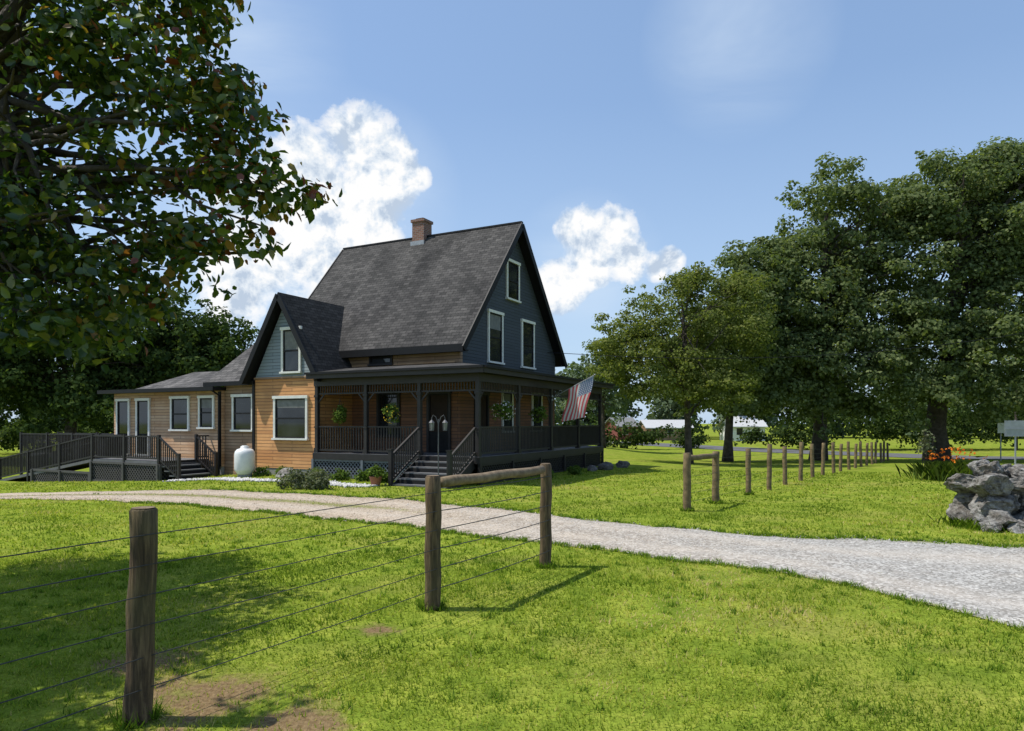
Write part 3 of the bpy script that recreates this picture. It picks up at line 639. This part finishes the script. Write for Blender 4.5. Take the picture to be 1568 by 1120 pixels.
def tree(name,base,tr,lobes,dens,cr,lpc,ls,mat,seed,zmin=-.75,fork=.35,tmpl=0,limbs=16,bark=None,lean=(0,0),fill=.18,ragged=.22,colfn=None,rmax=1.22):
    E=empty(name); r=random.Random(seed)
    P,N,cc,cR=foliage(lobes,dens,cr,lpc,seed,zmin,fill,ragged,rmax)
    rn=np.random.default_rng(seed+1); T,B=frames(N,rn); s=ls*rn.uniform(.6,1.3,len(P))
    tv,tf=(RH,RHf) if tmpl==0 else (OV,OVf)
    col_=np.clip(rn.random(len(P))*.75+.25*rn.random(len(P)),0,1)
    if colfn is not None: col_=np.clip(col_+colfn(P),0,1)
    scatter('crown',tv,tf,P,T,B,N,s,mat,col_,E)
    mb=MB(); bz=g(base[0],base[1]); top=max(l[0][2] for l in lobes); cx=np.mean([l[0][0] for l in lobes]);cy=np.mean([l[0][1] for l in lobes])
    pts=[];rad=[];nseg=9
    for i in range(nseg+1):
        t=i/nseg; pts.append(Vector((base[0]+(cx-base[0])*t**1.5+r.uniform(-.1,.1)*tr*2+lean[0]*t,base[1]+(cy-base[1])*t**1.5+lean[1]*t,bz-.1+(top-bz)*t))); rad.append(tr*(1.35 if i==0 else 1-.8*t))
    mb.tube(pts,rad,12,0)
    idx=list(range(len(cc))); r.shuffle(idx)
    for j in idx[:limbs]:
        t0=r.uniform(fork,.9); k=t0*nseg; i0=int(k); st=pts[i0].lerp(pts[min(i0+1,nseg)],k-i0); en=Vector(cc[j]); r0=tr*(1-.8*t0)*.5
        q=[];rr=[]
        for i in range(7):
            t=i/6; c=st.lerp(en,t); c.z+=(en-st).length*.12*math.sin(math.pi*t)*(1 if en.z>st.z else -.2); c+=Vector((r.uniform(-1,1),r.uniform(-1,1),r.uniform(-.5,.5)))*(en-st).length*.03; q.append(c);rr.append(max(.003,r0*(1-.88*t)))
        mb.tube(q,rr,7,0)
        for s_ in range(2):
            i=r.choice((2,3,4)); e2=q[i]+Vector((r.uniform(-1,1),r.uniform(-1,1),r.uniform(-.2,1)))*(en-st).length*(.35 if tmpl==0 else .14)
            mb.tube([q[i],q[i].lerp(e2,.5)+Vector((0,0,.03*(en-st).length)),e2],[rr[i]*.6,rr[i]*.4,rr[i]*.15],6,0)
    mb.obj('trunk_and_limbs',[bark or M_bark],E,True); return E
tree('oak_tree',(21.5,48),.5,[((20.0,47,10.2),(4.2,4.0,4.2),1.0),((22.3,48,15.6),(3.2,3.6,3.8),.75),((18.6,47,6.0),(3.4,4,4.4),.8),((25,46,8),(4.0,4,5.2),.9),((24.8,48,13.2),(2.9,3.6,4.0),.6),((22,45,3.8),(4,3,3.6),.6),((18.2,47,12.9),(1.9,2,1.9),.3),((16.6,46.5,8.6),(1.6,1.8,1.8),.25),((26.3,47,16.3),(1.5,1.5,1.6),.2)],84,.95,230,.25,M_leafoak,21,limbs=30,ragged=.38,rmax=1.32,fill=.1)
tree('oak_tree',(29,47),.7,[((29.5,47,11.3),(4.4,4.2,5.0),1.0),((30.4,48,17.2),(3.4,3.8,3.4),.75),((27.4,45,5.8),(3.8,3.6,4.6),.8),((35.5,47,9.5),(4.6,4.6,5.6),1),((36.8,48,16.0),(4.2,4.6,4.4),.9),((33,45,5.2),(4.2,4,4.6),.8),((33.7,48,19.0),(2.4,2.4,2.1),.4),((27.7,46,15.6),(1.9,2,1.9),.3),((33.2,46,14),(3,3,3),.5),((38.6,48,20.3),(2.0,2.0,1.6),.3)],88,1.0,230,.25,M_leafoak,22,limbs=30,ragged=.38,rmax=1.32,fill=.1)
tree('oak_tree',(43,50),.7,[((42,50,12),(6,5,7),1.2),((46,50,14),(6,5,7),1.2),((41,48,6),(5,4,5),.8)],50,1.5,180,.36,M_leafoak,23)
tree('locust_tree',(9.6,37),.20,[((9,38,7.1),(2.6,2.5,2.7),1),((6.2,37.5,5.5),(1.8,2,2.1),.7),((11.8,38,6.4),(2.3,2.4,2.7),.8),((8.2,37,4.3),(2.9,2.2,1.9),.7),((10.8,37,3.9),(2.0,2,1.9),.5),((9.8,38,9.5),(1.3,1.3,1.0),.25),((12.8,38,9.0),(1.2,1.2,.9),.2)],70,.60,180,.15,M_leafmid,31,lean=(-.5,0),fork=.25,limbs=26,ragged=.36,rmax=1.3,fill=.1)
tree('maple_tree',(14.2,45),.3,[((14.5,45,8.2),(3.4,3.5,4.0),1.2),((12.2,44,6),(2.5,3,3.7),.8),((17.4,45,5.6),(2.9,3,4.2),.9),((14.6,44,3.8),(3.4,2.4,3),.7),((15.8,45,11.8),(1.5,1.6,1.2),.25)],68,.86,210,.23,M_leafoak,32,ragged=.36,rmax=1.3,fill=.12)
tree('maple_tree',(-29.5,46),.45,[((-31,46,7.5),(4.5,4,4.6),1.1),((-26,46,7.4),(3.8,4,3.5),1),((-34,45,5),(3.5,3.5,4),.8),((-28,44,3.6),(4.5,3,3.2),.7)],60,1.05,210,.27,M_leafdk,41,ragged=.36,rmax=1.28)
tree('maple_tree',(-21.5,47),.4,[((-22,47,7.0),(3.2,3.5,3.3),1.0),((-19.9,47,5.0),(2.3,3,3.2),.7),((-25,46,4.4),(3.5,3,3.4),.8)],60,.95,220,.25,M_leafdk,42,ragged=.36,rmax=1.28)
tree('maple_tree',(-41,50),.5,[((-41,50,8),(6,5,6),1.2),((-37,48,5),(4,4,4),.8)],50,1.4,180,.32,M_leafdk,43)
r=np.random.default_rng(5); lob=[]
for x in np.arange(-130,170,6.0):
    y=118+r.uniform(-8,14); h=r.uniform(6.5,9.5)
    lob.append(((x+r.uniform(-2,2),y,h*.8-1),(r.uniform(4,6.5),4,h),1))
P,N,cc,cR=foliage(lob,36,1.8,80,77,-.9,.35); T,B=frames(N); scatter('distant_tree_line',RH,RHf,P,T,B,N,.75*RNG.uniform(.6,1.3,len(P)),M_leaffar,RNG.random(len(P)))
tree('birch_tree',(8.3,62),.2,[((8.2,62,6.8),(1.8,2,3.0),.8),((9.2,62,4.2),(1.8,2,2.9),.6),((6.6,63,4.6),(1.8,2,2.9),.6)],36,.9,100,.28,M_leaffar,55)
lob=[((x,70+2.0*math.sin(x),1.4),(2.6,1.8,3.0+1.0*math.sin(x*2.1)),1) for x in np.arange(33,90,2.4)]+[((x,72+2*math.sin(x*2),.2),(1.8,1.2,1.4+.6*math.sin(x*1.7)),.6) for x in (9,12,14.5,19.5,25,28,30.5)]
P,N,cc,cR=foliage(lob,18,.8,70,78,-.6,.3); T,B=frames(N); scatter('hedge',RH,RHf,P,T,B,N,.32*RNG.uniform(.6,1.3,len(P)),M_leafdk,RNG.random(len(P)))
lob=[((x,58+1.5*math.sin(x),0.4),(2.4,1.3,1.9+.5*math.sin(x*2.1)),1) for x in np.arange(-64,-22,3)]
P,N,cc,cR=foliage(lob,14,.8,70,79,-.6,.3); T,B=frames(N); scatter('hedge',RH,RHf,P,T,B,N,.3*RNG.uniform(.6,1.3,len(P)),M_leafdk,RNG.random(len(P)))

near=[((-2.35,3.0,3.3),(.82,.5,.60),1.35),((-1.60,2.95,3.25),(.42,.32,.28),.65),((-1.24,2.9,3.04),(.22,.2,.13),.24),((-1.42,2.9,2.80),(.36,.28,.14),.34),((-1.05,2.85,2.68),(.24,.16,.07),.18),((-1.30,2.9,2.50),(.28,.2,.09),.24),((-1.95,3.1,2.62),(.55,.42,.26),.72),((-1.68,3.0,2.31),(.34,.25,.13),.36),((-2.1,3.05,2.16),(.5,.3,.16),.52),((-2.7,3.1,2.4),(.6,.4,.35),.95),((-1.72,2.9,3.7),(.50,.4,.28),.6),((-1.35,2.9,3.5),(.24,.2,.14),.2),((-2.7,2.9,3.9),(.7,.5,.4),.6),((-3.2,3.0,3.1),(.8,.6,.8),.8)]
def ncol(P): return .17*np.clip((P[:,0]+2.0)/.9,-.5,1)  # yellow and red outer leaves, plus sunlit greens painted in towards the right
tree('dogwood_tree',(-5.6,4.4),.17,near,88,.11,31,.046,M_leafnear,61,zmin=-.95,tmpl=1,limbs=130,fork=.5,fill=.10,ragged=.3,colfn=ncol)
big=[((-6.5,5.9,4.2),(1.7,1.9,1.3),1.3),((-5.7,3.4,4.3),(1.5,1.3,1.2),.6),((-6.7,7.7,3.9),(1.3,1.2,1.0),.8),((-5.2,5.2,3.3),(.9,.8,.7),.5)]
P,N,cc,cR=foliage(big,110,.36,105,62,-.8,.3); T,B=frames(N); dn=bpy.data.objects['dogwood_tree']
scatter('crown_far_side',OV,OVf,P,T,B,N,.095*RNG.uniform(.6,1.3,len(P)),M_leafnear,.85*RNG.random(len(P)),dn)

def plant(name,lobes,mat,ls,n,seed,parent=None):
    P,N,cc,cR=foliage(lobes,n,.1,26,seed,-.5,.3); T,B=frames(N)
    o=scatter(name,RH,RHf,P,T,B,N,ls*RNG.uniform(.6,1.3,len(P)),mat,RNG.random(len(P)),parent)
    return o
def gh(a,b,dz=0): x,y,_=hp(a,b); return (x,y,g(x,y)+dz)
for (x,y,r_) in ((-6.55,20.6,.45),(-5.75,20.4,.40),(-6.1,20.9,.4)):
    plant('lavender_shrub',[((x,y,g(x,y)+.22),(r_,r_*.8,.36),1)],M_shrub,.06,60,int(abs(x)*10))
for (a,b,r_) in ((5.2,-.6,.3),(6.4,-.5,.25),(8.2,-.35,.25),(9.2,-.4,.3),(3.2,-.7,.25),(4.2,-.6,.2),(-1.0,3.0,.22),(-1.1,5.4,.25)):
    x,y,z=gh(a,b); plant('garden_plant',[((x,y,z+.12),(r_,r_*.7,.24),1)],M_plant,.07,30,int(abs(a)*10))
x,y,z=gh(2.75,-1.75); E=empty('potted_plant',(x,y,z)); mb=MB(); mb.tube([(0,0,0),(0,0,.02),(0,0,.27),(0,0,.30)],[.13,.14,.19,.21],14,0); mb.obj('pot',[plain('terracotta',(.32,.13,.07),.8,.2)],E,True)
plant('foliage',[((0,0,.42),(.24,.24,.2),1)],M_plant,.07,30,3,E)
def basket(a,b,z,r_,fm,seed):
    x,y,_=hp(a,b); E=empty('hanging_basket',(x,y,z)); mb=MB(); mb.tube([(0,0,-.18),(0,0,-.15),(0,0,-.05),(0,0,0)],[.05,.12,.17,.18],12,0)
    for k in range(3): an=k*2.09; mb.tube([(.17*math.cos(an),.17*math.sin(an),0),(0,0,.55)],.006,5,0)
    mb.tube([(0,0,.55),(0,0,3.0-z)],.006,5,0); mb.obj('bowl_and_chain',[M_rail],E)
    plant('foliage',[((0,0,.05),(r_,r_,.26),1),((0,0,-.15),(r_*.8,r_*.8,.25),.5)],M_plant,.07,24,seed,E)
    rr=np.random.default_rng(seed); n=80; d=unit(n,rr); P=d*np.array([r_*1.15,r_*1.15,.34]); N=nrm(d+.3*unit(n,rr)); T,B=frames(N,rr)
    scatter('flowers',RH,RHf,P,T,B,N,.06*rr.uniform(.7,1.3,n),fm,rr.random(n),E)
basket(5.75,-.02,1.98,.22,M_plant,81);basket(3.45,-.02,2.0,.25,M_fl_y,82);basket(-.12,1.45,2.1,.36,M_fl_w,83);basket(-.1,4.3,2.0,.3,M_plant,84);basket(-.1,7.2,2.0,.3,M_fl_w,85)

x,y,z=gh(.38,-1.75); E=empty('lantern_post',(x,y,z)); mb=MB()
mb.tube([(0,0,-.2),(0,0,2.1)],.018,8,0)
for s_ in (-1,1):
    mb.tube([(0,0,1.95),(.08*s_,0,2.17),(.16*s_,0,2.22),(.2*s_,0,2.13),(.2*s_,0,2.08)],.011,6,0)
    c=.2*s_; mb.tube([(c,0,2.08),(c,0,1.99)],[.015,.10],6,0); mb.tube([(c,0,1.985),(c,0,1.78)],[.07,.05],6,1)
    mb.tube([(c,0,1.78),(c,0,1.75)],[.07,.07],6,0)
    for k in range(6): an=k*math.pi/3; mb.tube([(c+.08*math.cos(an),.08*math.sin(an),1.99),(c+.06*math.cos(an),.06*math.sin(an),1.78)],.008,4,0)
mb.obj('post_and_lanterns',[plain('dark_iron',(.10,.10,.105),.6,.2),plain('frosted_glass',(.26,.265,.255),.3,.1)],E)

x,y,z=gh(9.75,-.75); E=empty('propane_tank',(x,y,z-.01)); mb=MB(); prof=[(.0,.27),(.05,.28),(.12,.34),(.2,.375),(.75,.375),(.86,.35),(.94,.28),(.98,.16),(1.0,.02)]
mb.tube([(0,0,p[0]+.12) for p in prof],[p[1] for p in prof],24,0); mb.tube([(0,0,0),(0,0,.14)],[.26,.26],20,1)
mb.tube([(0,0,1.0),(0,0,1.17)],[.17,.15],16,0); mb.tube([(0,0,1.17),(0,0,1.2)],[.15,.09],16,0); mb.obj('tank_body',[M_tank,M_conc],E,True)

# rocks
def rock(name,c,s,seed,parent=None,mat=M_rock,sub=4):
    bm=bmesh.new(); bmesh.ops.create_icosphere(bm,subdivisions=sub,radius=1)
    rr_=random.Random(int(seed*100)); planes=[]
    for _ in range(11):
        d=Vector((rr_.gauss(0,1),rr_.gauss(0,1),rr_.gauss(0,1))).normalized(); planes.append((d,rr_.uniform(.55,.88)))
    for v in bm.verts:
        p=v.co.copy(); q=p.copy()
        for d,h in planes:
            k=q.dot(d)
            if k>h: q-=d*(k-h)*.95
        n2=mn.noise(p*2.4+Vector((0,seed*2.3,0))); n3=mn.fractal(p*4+Vector((seed,seed,0)),.7,2.1,5)
        v.co=q*(1+.16*n2+.11*n3)
        v.co=Vector((v.co.x*s[0],v.co.y*s[1],v.co.z*s[2]))
    me=bpy.data.meshes.new(name);bm.to_mesh(me);bm.free();me.materials.append(mat)
    o=bpy.data.objects.new(name,me);C.objects.link(o);o.location=c;o.rotation_euler=(.2*math.sin(seed),.25*math.cos(seed*2),seed*1.3)
    if parent:o.parent=parent
    return o
RW=empty('stone_wall'); rr=random.Random(4)
i=0
for lay,(z,xs0,sp_,cnt,sc) in enumerate(((.16,8.05,.66,6,.40),(.46,8.15,.56,6,.33),(.72,8.0,.50,6,.29),(.95,8.2,.46,5,.22))):
    for k in range(cnt):
        for row in (0,1):
            x=xs0+k*sp_+rr.uniform(-.09,.09); y=11.45+row*.55+rr.uniform(-.1,.1)+.05*lay; i+=1
            rock('boulder_%d'%i,(x,y,g(x,y)+z+rr.uniform(-.04,.04)),(sc*rr.uniform(.9,1.25),sc*rr.uniform(.85,1.1),sc*rr.uniform(.55,.8)),i*1.7,RW,sub=4)
for k in range(7):
    x=7.75+k*.45;y=11.05+rr.uniform(-.1,.15); rock('boulder_low_%d'%k,(x,y,g(x,y)+.06),(.22*rr.uniform(.6,1.2),.18,.13),k*2.9+.5,RW,sub=4)
M_drock=plain('dark_rock',(.12,.11,.10),.9,.4,5,bmp=.6)
for (a,b,s_,q) in ((7.8,-.6,.36,1),(-1.2,8.6,.3,2),(-1.4,10.4,.28,3),(-1.0,7.6,.22,4)):
    x,y,z=gh(a,b); rock('garden_rock',(x,y,z+.1),(s_*1.2,s_,s_*.8),q*3.3,mat=M_rock if q==1 else M_drock,sub=3)
n=2600; t=RNG.random(n); a=2.6+t*9.4; b=-1.9+RNG.normal(0,.16,n)+.25*np.sin(a*1.4); x=-1.07-.8872*a+.4613*b; y=22+.4613*a+.8872*b
N=unit(n);T,B=frames(N); scatter('pebble_bed',oct_v,oct_f,np.stack([x,y,G(x,y)+.02],1),T,B,N,RNG.uniform(.03,.075,n),M_pebw,RNG.random(n))

BL=[(-.5,0,0),(.5,0,0),(.35,.6,.03),(0,1,.3),(-.35,.6,.03)];BLf=[(0,1,2,3,4)]
def bladeset(name,n,cx0,cy0,sx,sy,hmin,hmax,w,leanmax,mat,parent,seed):
    rr=np.random.default_rng(seed); cx=rr.normal(cx0,sx,n);cy=rr.normal(cy0,sy,n); P=np.stack([cx,cy,G(cx,cy)],1); th=rr.uniform(0,6.28,n);ln=rr.uniform(.02,leanmax,n)
    Nn=np.stack([np.cos(th),np.sin(th),0*th],1);up=nrm(np.stack([Nn[:,0]*ln,Nn[:,1]*ln,np.ones(n)],1));T=np.stack([-np.sin(th),np.cos(th),0*th],1)
    h=rr.uniform(hmin,hmax,n); scatter(name,BL,BLf,P,T,up,Nn,np.stack([h*0+w,h,h],1),mat,rr.random(n),parent)
E=empty('daylily_bed'); bladeset('leaves',1500,15.6,24.2,.45,.5,.35,.75,.03,.7,M_plant,E,9)
rr=np.random.default_rng(19); n=55; cx=rr.normal(15.5,.5,n);cy=rr.normal(24.1,.4,n);P=np.repeat(np.stack([cx,cy,G(cx,cy)+rr.uniform(.7,1.15,n)],1),3,0);N=unit(3*n,rr);T,B=frames(N,rr); scatter('flowers',RH,RHf,P,T,B,N,.08*rr.uniform(.7,1.3,3*n),M_fl_o,rr.random(3*n),E)
E=empty('tall_weed'); mb=MB(); rr_=random.Random(3)
for k in range(9):
    x0=15.3+rr_.uniform(-.3,.3);y0=25.3+rr_.uniform(-.2,.2);z0=g(x0,y0);h=rr_.uniform(1.1,1.8);dx=rr_.uniform(-.3,.3)
    mb.tube([(x0,y0,z0),(x0+dx*.4,y0,z0+h*.6),(x0+dx,y0,z0+h)],[.014,.010,.005],5,0)
mb.obj('stems',[M_bark],E)
P,N,cc,cR=foliage([((15.3,25.3,g(15.3,25.3)+1.3),(.32,.25,.55),1)],26,.12,10,5,-.9,.2);T,B=frames(N);scatter('leaves',RH,RHf,P,T,B,N,.10*RNG.uniform(.6,1.3,len(P)),M_shrub,RNG.random(len(P)),E)
E=empty('weed_clump'); bladeset('blades',350,7.72,11.6,.12,.3,.06,.2,.010,.8,M_tuft,E,39)

M_asph=plain('asphalt',(.11,.11,.115),.9,.15,2)
def strip(pts,w,nsub=40):
    vs=[];fs=[];P_=[]
    for i in range(len(pts)-1):
        for k in range(nsub): t=k/nsub; P_.append((pts[i][0]*(1-t)+pts[i+1][0]*t,pts[i][1]*(1-t)+pts[i+1][1]*t))
    P_.append(pts[-1])
    for i,(x,y) in enumerate(P_):
        a=P_[max(0,i-1)];b=P_[min(len(P_)-1,i+1)];dx,dy=b[0]-a[0],b[1]-a[1];l=math.hypot(dx,dy);nx_,ny_=-dy/l,dx/l
        for k in range(9): s_=(k/8-.5)*w; vs.append((x+nx_*s_,y+ny_*s_,g(x+nx_*s_,y+ny_*s_)+.03))
    for i in range(len(P_)-1):
        for k in range(8): fs.append((i*9+k,i*9+k+1,(i+1)*9+k+1,(i+1)*9+k))
    return vs,fs
vs,fs=strip([(-100,100),(14,96),(26,66),(36,53),(60,46),(150,42)],7); mb=MB(); mb.add(vs,fs,0); mb.obj('asphalt_road',[M_asph])
x,y=18.35,25.0; E=empty('road_sign',(x,y,g(x,y)),math.radians(-8)); mb=MB(); mb.tube([(0,0,-.2),(0,0,2.15)],.03,8,0); mb.box(-.38,.38,-.035,-.03,1.55,2.13,0); mb.box(-.36,.36,-.05,-.036,1.8,1.84,0)
mb.obj('sign_and_post',[M_steel],E)
x,y=33.5,47.0; E=empty('road_sign',(x,y,g(x,y)),math.radians(10)); mb=MB(); mb.tube([(0,0,-.2),(0,0,2.6)],.04,8,0); mb.box(-.3,.3,-.05,-.04,1.9,2.6,1); mb.obj('sign_and_post',[M_steel,M_white],E)
def shed(name,x,y,w,d,h,rh,wm,rm,rot=0):
    E=empty(name,(x,y,g(x,y)),rot); mb=MB(); mb.box(-w/2,w/2,-d/2,d/2,-.3,h,0); o_=.35
    mb.slab([(-w/2-o_,-d/2-o_,h-.05),(w/2+o_,-d/2-o_,h-.05),(w/2+o_,0,h+rh),(-w/2-o_,0,h+rh)],.12,1); mb.slab([(-w/2-o_,0,h+rh),(w/2+o_,0,h+rh),(w/2+o_,d/2+o_,h-.05),(-w/2-o_,d/2+o_,h-.05)],.12,1)
    for s_ in (-1,1): mb.add([(s_*w/2,-d/2,h),(s_*w/2,d/2,h),(s_*w/2,0,h+rh-.12)],[(0,1,2)],0)
    for k in range(max(1,int(w/2.5))): cx=-w/2+1.2+k*2.5; mb.box(cx-.45,cx+.45,-d/2-.03,-d/2-.005,.9,1.9,2); mb.box(cx-.52,cx+.52,-d/2-.004,-d/2-.001,.83,1.97,3)
    mb.obj('walls_and_roof',[wm,rm,M_glass,M_white],E)
M_wall=plain('white_wall',(.7,.7,.68),.7,.1); M_mroof=plain('metal_roof',(.5,.5,.5),.5,.1); M_red=plain('red_siding',(.2,.06,.05),.8,.2)
shed('white_barn',35.5,106,5,6,2.2,1.6,M_wall,M_mroof); shed('long_shed',24,108,7,5,2.0,1.2,M_tan,M_mroof,.1); shed('red_cottage',17.5,110,3.4,5,2.2,1.4,M_red,plain('cottage_roof',(.2,.2,.2),.8,.2),.3)
E=empty('utility_pole'); pl=[(-9,104),(50,68),(80,56)]; mb=MB(); mbw=MB()
for (x,y) in pl: mb.tube([(x,y,g(x,y)-.5),(x,y,8.2)],[.16,.11],8,0); mb.box(x-1.1,x+1.1,y-.06,y+.06,7.5,7.62,0)
for i in range(2):
    for o_ in (-1,0,1): wire(mbw,(pl[i][0]+o_,pl[i][1],7.65),(pl[i+1][0]+o_,pl[i+1][1],7.65),1.0,.02)
mb.obj('poles',[M_bark],E);mbw.obj('cables',[M_trimb],E)
E=empty('service_cable'); mb=MB(); wire(mb,(hp(1.95,9.6)[0],hp(1.95,9.6)[1],4.9),(33,37,7.6),1.1,.014); mb.obj('cable',[M_trimb],E)

# ---------------------------------------------------------------- world
w=bpy.data.worlds.new('World'); scene.world=w; w.use_nodes=True; nt=w.node_tree
for n_ in list(nt.nodes): nt.nodes.remove(n_)
out=nd(nt,'ShaderNodeOutputWorld'); bg=nd(nt,'ShaderNodeBackground'); sky=nd(nt,'ShaderNodeTexSky',sky_type='NISHITA')
S=Vector((-.985,.02,0)).normalized(); el=math.radians(60); S=Vector((S.x*math.cos(el),S.y*math.cos(el),math.sin(el)))
sky.sun_disc=False; sky.sun_elevation=el; sky.sun_rotation=math.atan2(S.x,S.y); sky.air_density=1.0; sky.dust_density=.8; sky.ozone_density=1.5
BS=.15
tc=nd(nt,'ShaderNodeTexCoord'); dn_=nd(nt,'ShaderNodeVectorMath',operation='NORMALIZE'); L(nt,tc.outputs['Generated'],dn_.inputs[0]); dv=dn_.outputs[0]
def lobes_field(lst):
    acc=None
    for (px,py,rp_) in lst:
        c=Vector((px-784,1050,647-py)); l=c.length; rad=rp_/l; c.normalize()
        d=nd(nt,'ShaderNodeVectorMath',operation='DISTANCE'); L(nt,dv,d.inputs[0]); d.inputs[1].default_value=c
        q=math_(nt,'MULTIPLY_ADD',d.outputs['Value'],-1/rad,1.0)
        acc=q if acc is None else math_(nt,'SMOOTH_MAX',acc,q,.25)
    return acc
cum=[(555,235,68),(602,262,58),(475,275,76),(545,310,88),(450,335,80),(560,350,66),(405,400,72),(475,400,66),(642,270,24),(360,440,66),(395,310,60),
     (890,355,38),(930,362,42),(905,400,48),(960,400,36),(855,435,46),(1030,398,26),(1008,412,24)]
fld=lobes_field(cum)
n1=noise_(nt,dv,14,7,.6,.15)
off=nd(nt,'ShaderNodeVectorMath',operation='ADD'); L(nt,dv,off.inputs[0]); off.inputs[1].default_value=(-.008,0,.014); n2=noise_(nt,off.outputs[0],14,5,.6,.15)
den=math_(nt,'ADD',math_(nt,'MULTIPLY',fld,1.1),math_(nt,'MULTIPLY',math_(nt,'SUBTRACT',n1,.5),2.0))
cover=ramp(nt,den,[(.0,0.0),(.16,.6),(.45,1.0)])
shade=math_(nt,'MULTIPLY_ADD',math_(nt,'SUBTRACT',n1,n2),5.0,.66,clamp=True)
def sc(c): return tuple(x/BS for x in c)
ccol=ramp(nt,shade,[(.15,(.52,.62,.76)),(.5,(.78,.85,.93)),(.8,(1,1,1))])
vs_=nd(nt,'ShaderNodeVectorMath',operation='SCALE'); L(nt,ccol,vs_.inputs[0]); vs_.inputs['Scale'].default_value=1/BS
vf=lobes_field([(400,370,260),(560,300,150),(900,410,120),(330,60,200),(1130,60,150)])
mp=nd(nt,'ShaderNodeMapping'); L(nt,dv,mp.inputs[0]); mp.inputs['Scale'].default_value=(1,1,2.4); n3=noise_(nt,mp.outputs[0],3.5,5,.6,.5)
veil=math_(nt,'MULTIPLY',ramp(nt,vf,[(0,0.0),(.8,1.0)]),ramp(nt,n3,[(.35,.1),(.75,.65)]))
sz=nd(nt,'ShaderNodeSeparateXYZ'); L(nt,dv,sz.inputs[0])
c=mixc(nt,.40,sky.outputs[0],sc((.38,.60,.98)))
c=mixc(nt,ramp(nt,sz.outputs[2],[(.0,.65),(.15,.34),(.42,0.0)]),c,sc((.58,.75,.95)))
c=mixc(nt,veil,c,sc((.72,.84,.98)))
c=mixc(nt,cover,c,vs_.outputs[0])
L(nt,c,bg.inputs[0]); bg.inputs[1].default_value=BS; L(nt,bg.outputs[0],out.inputs[0])
# sun
sl=bpy.data.lights.new('sun','SUN'); sl.energy=5.0; sl.angle=math.radians(.5); sl.color=(1,.95,.86); so=bpy.data.objects.new('sun',sl); C.objects.link(so); so.rotation_euler=S.to_track_quat('Z','Y').to_euler()
# camera
cam=bpy.data.cameras.new('camera'); cam.lens=24.107; cam.sensor_width=36; cam.shift_y=87/1568; cam.clip_end=3000; cam.clip_start=.05
co=bpy.data.objects.new('camera',cam); C.objects.link(co); co.location=(0,0,1.7); co.rotation_euler=(math.radians(90),0,0); scene.camera=co
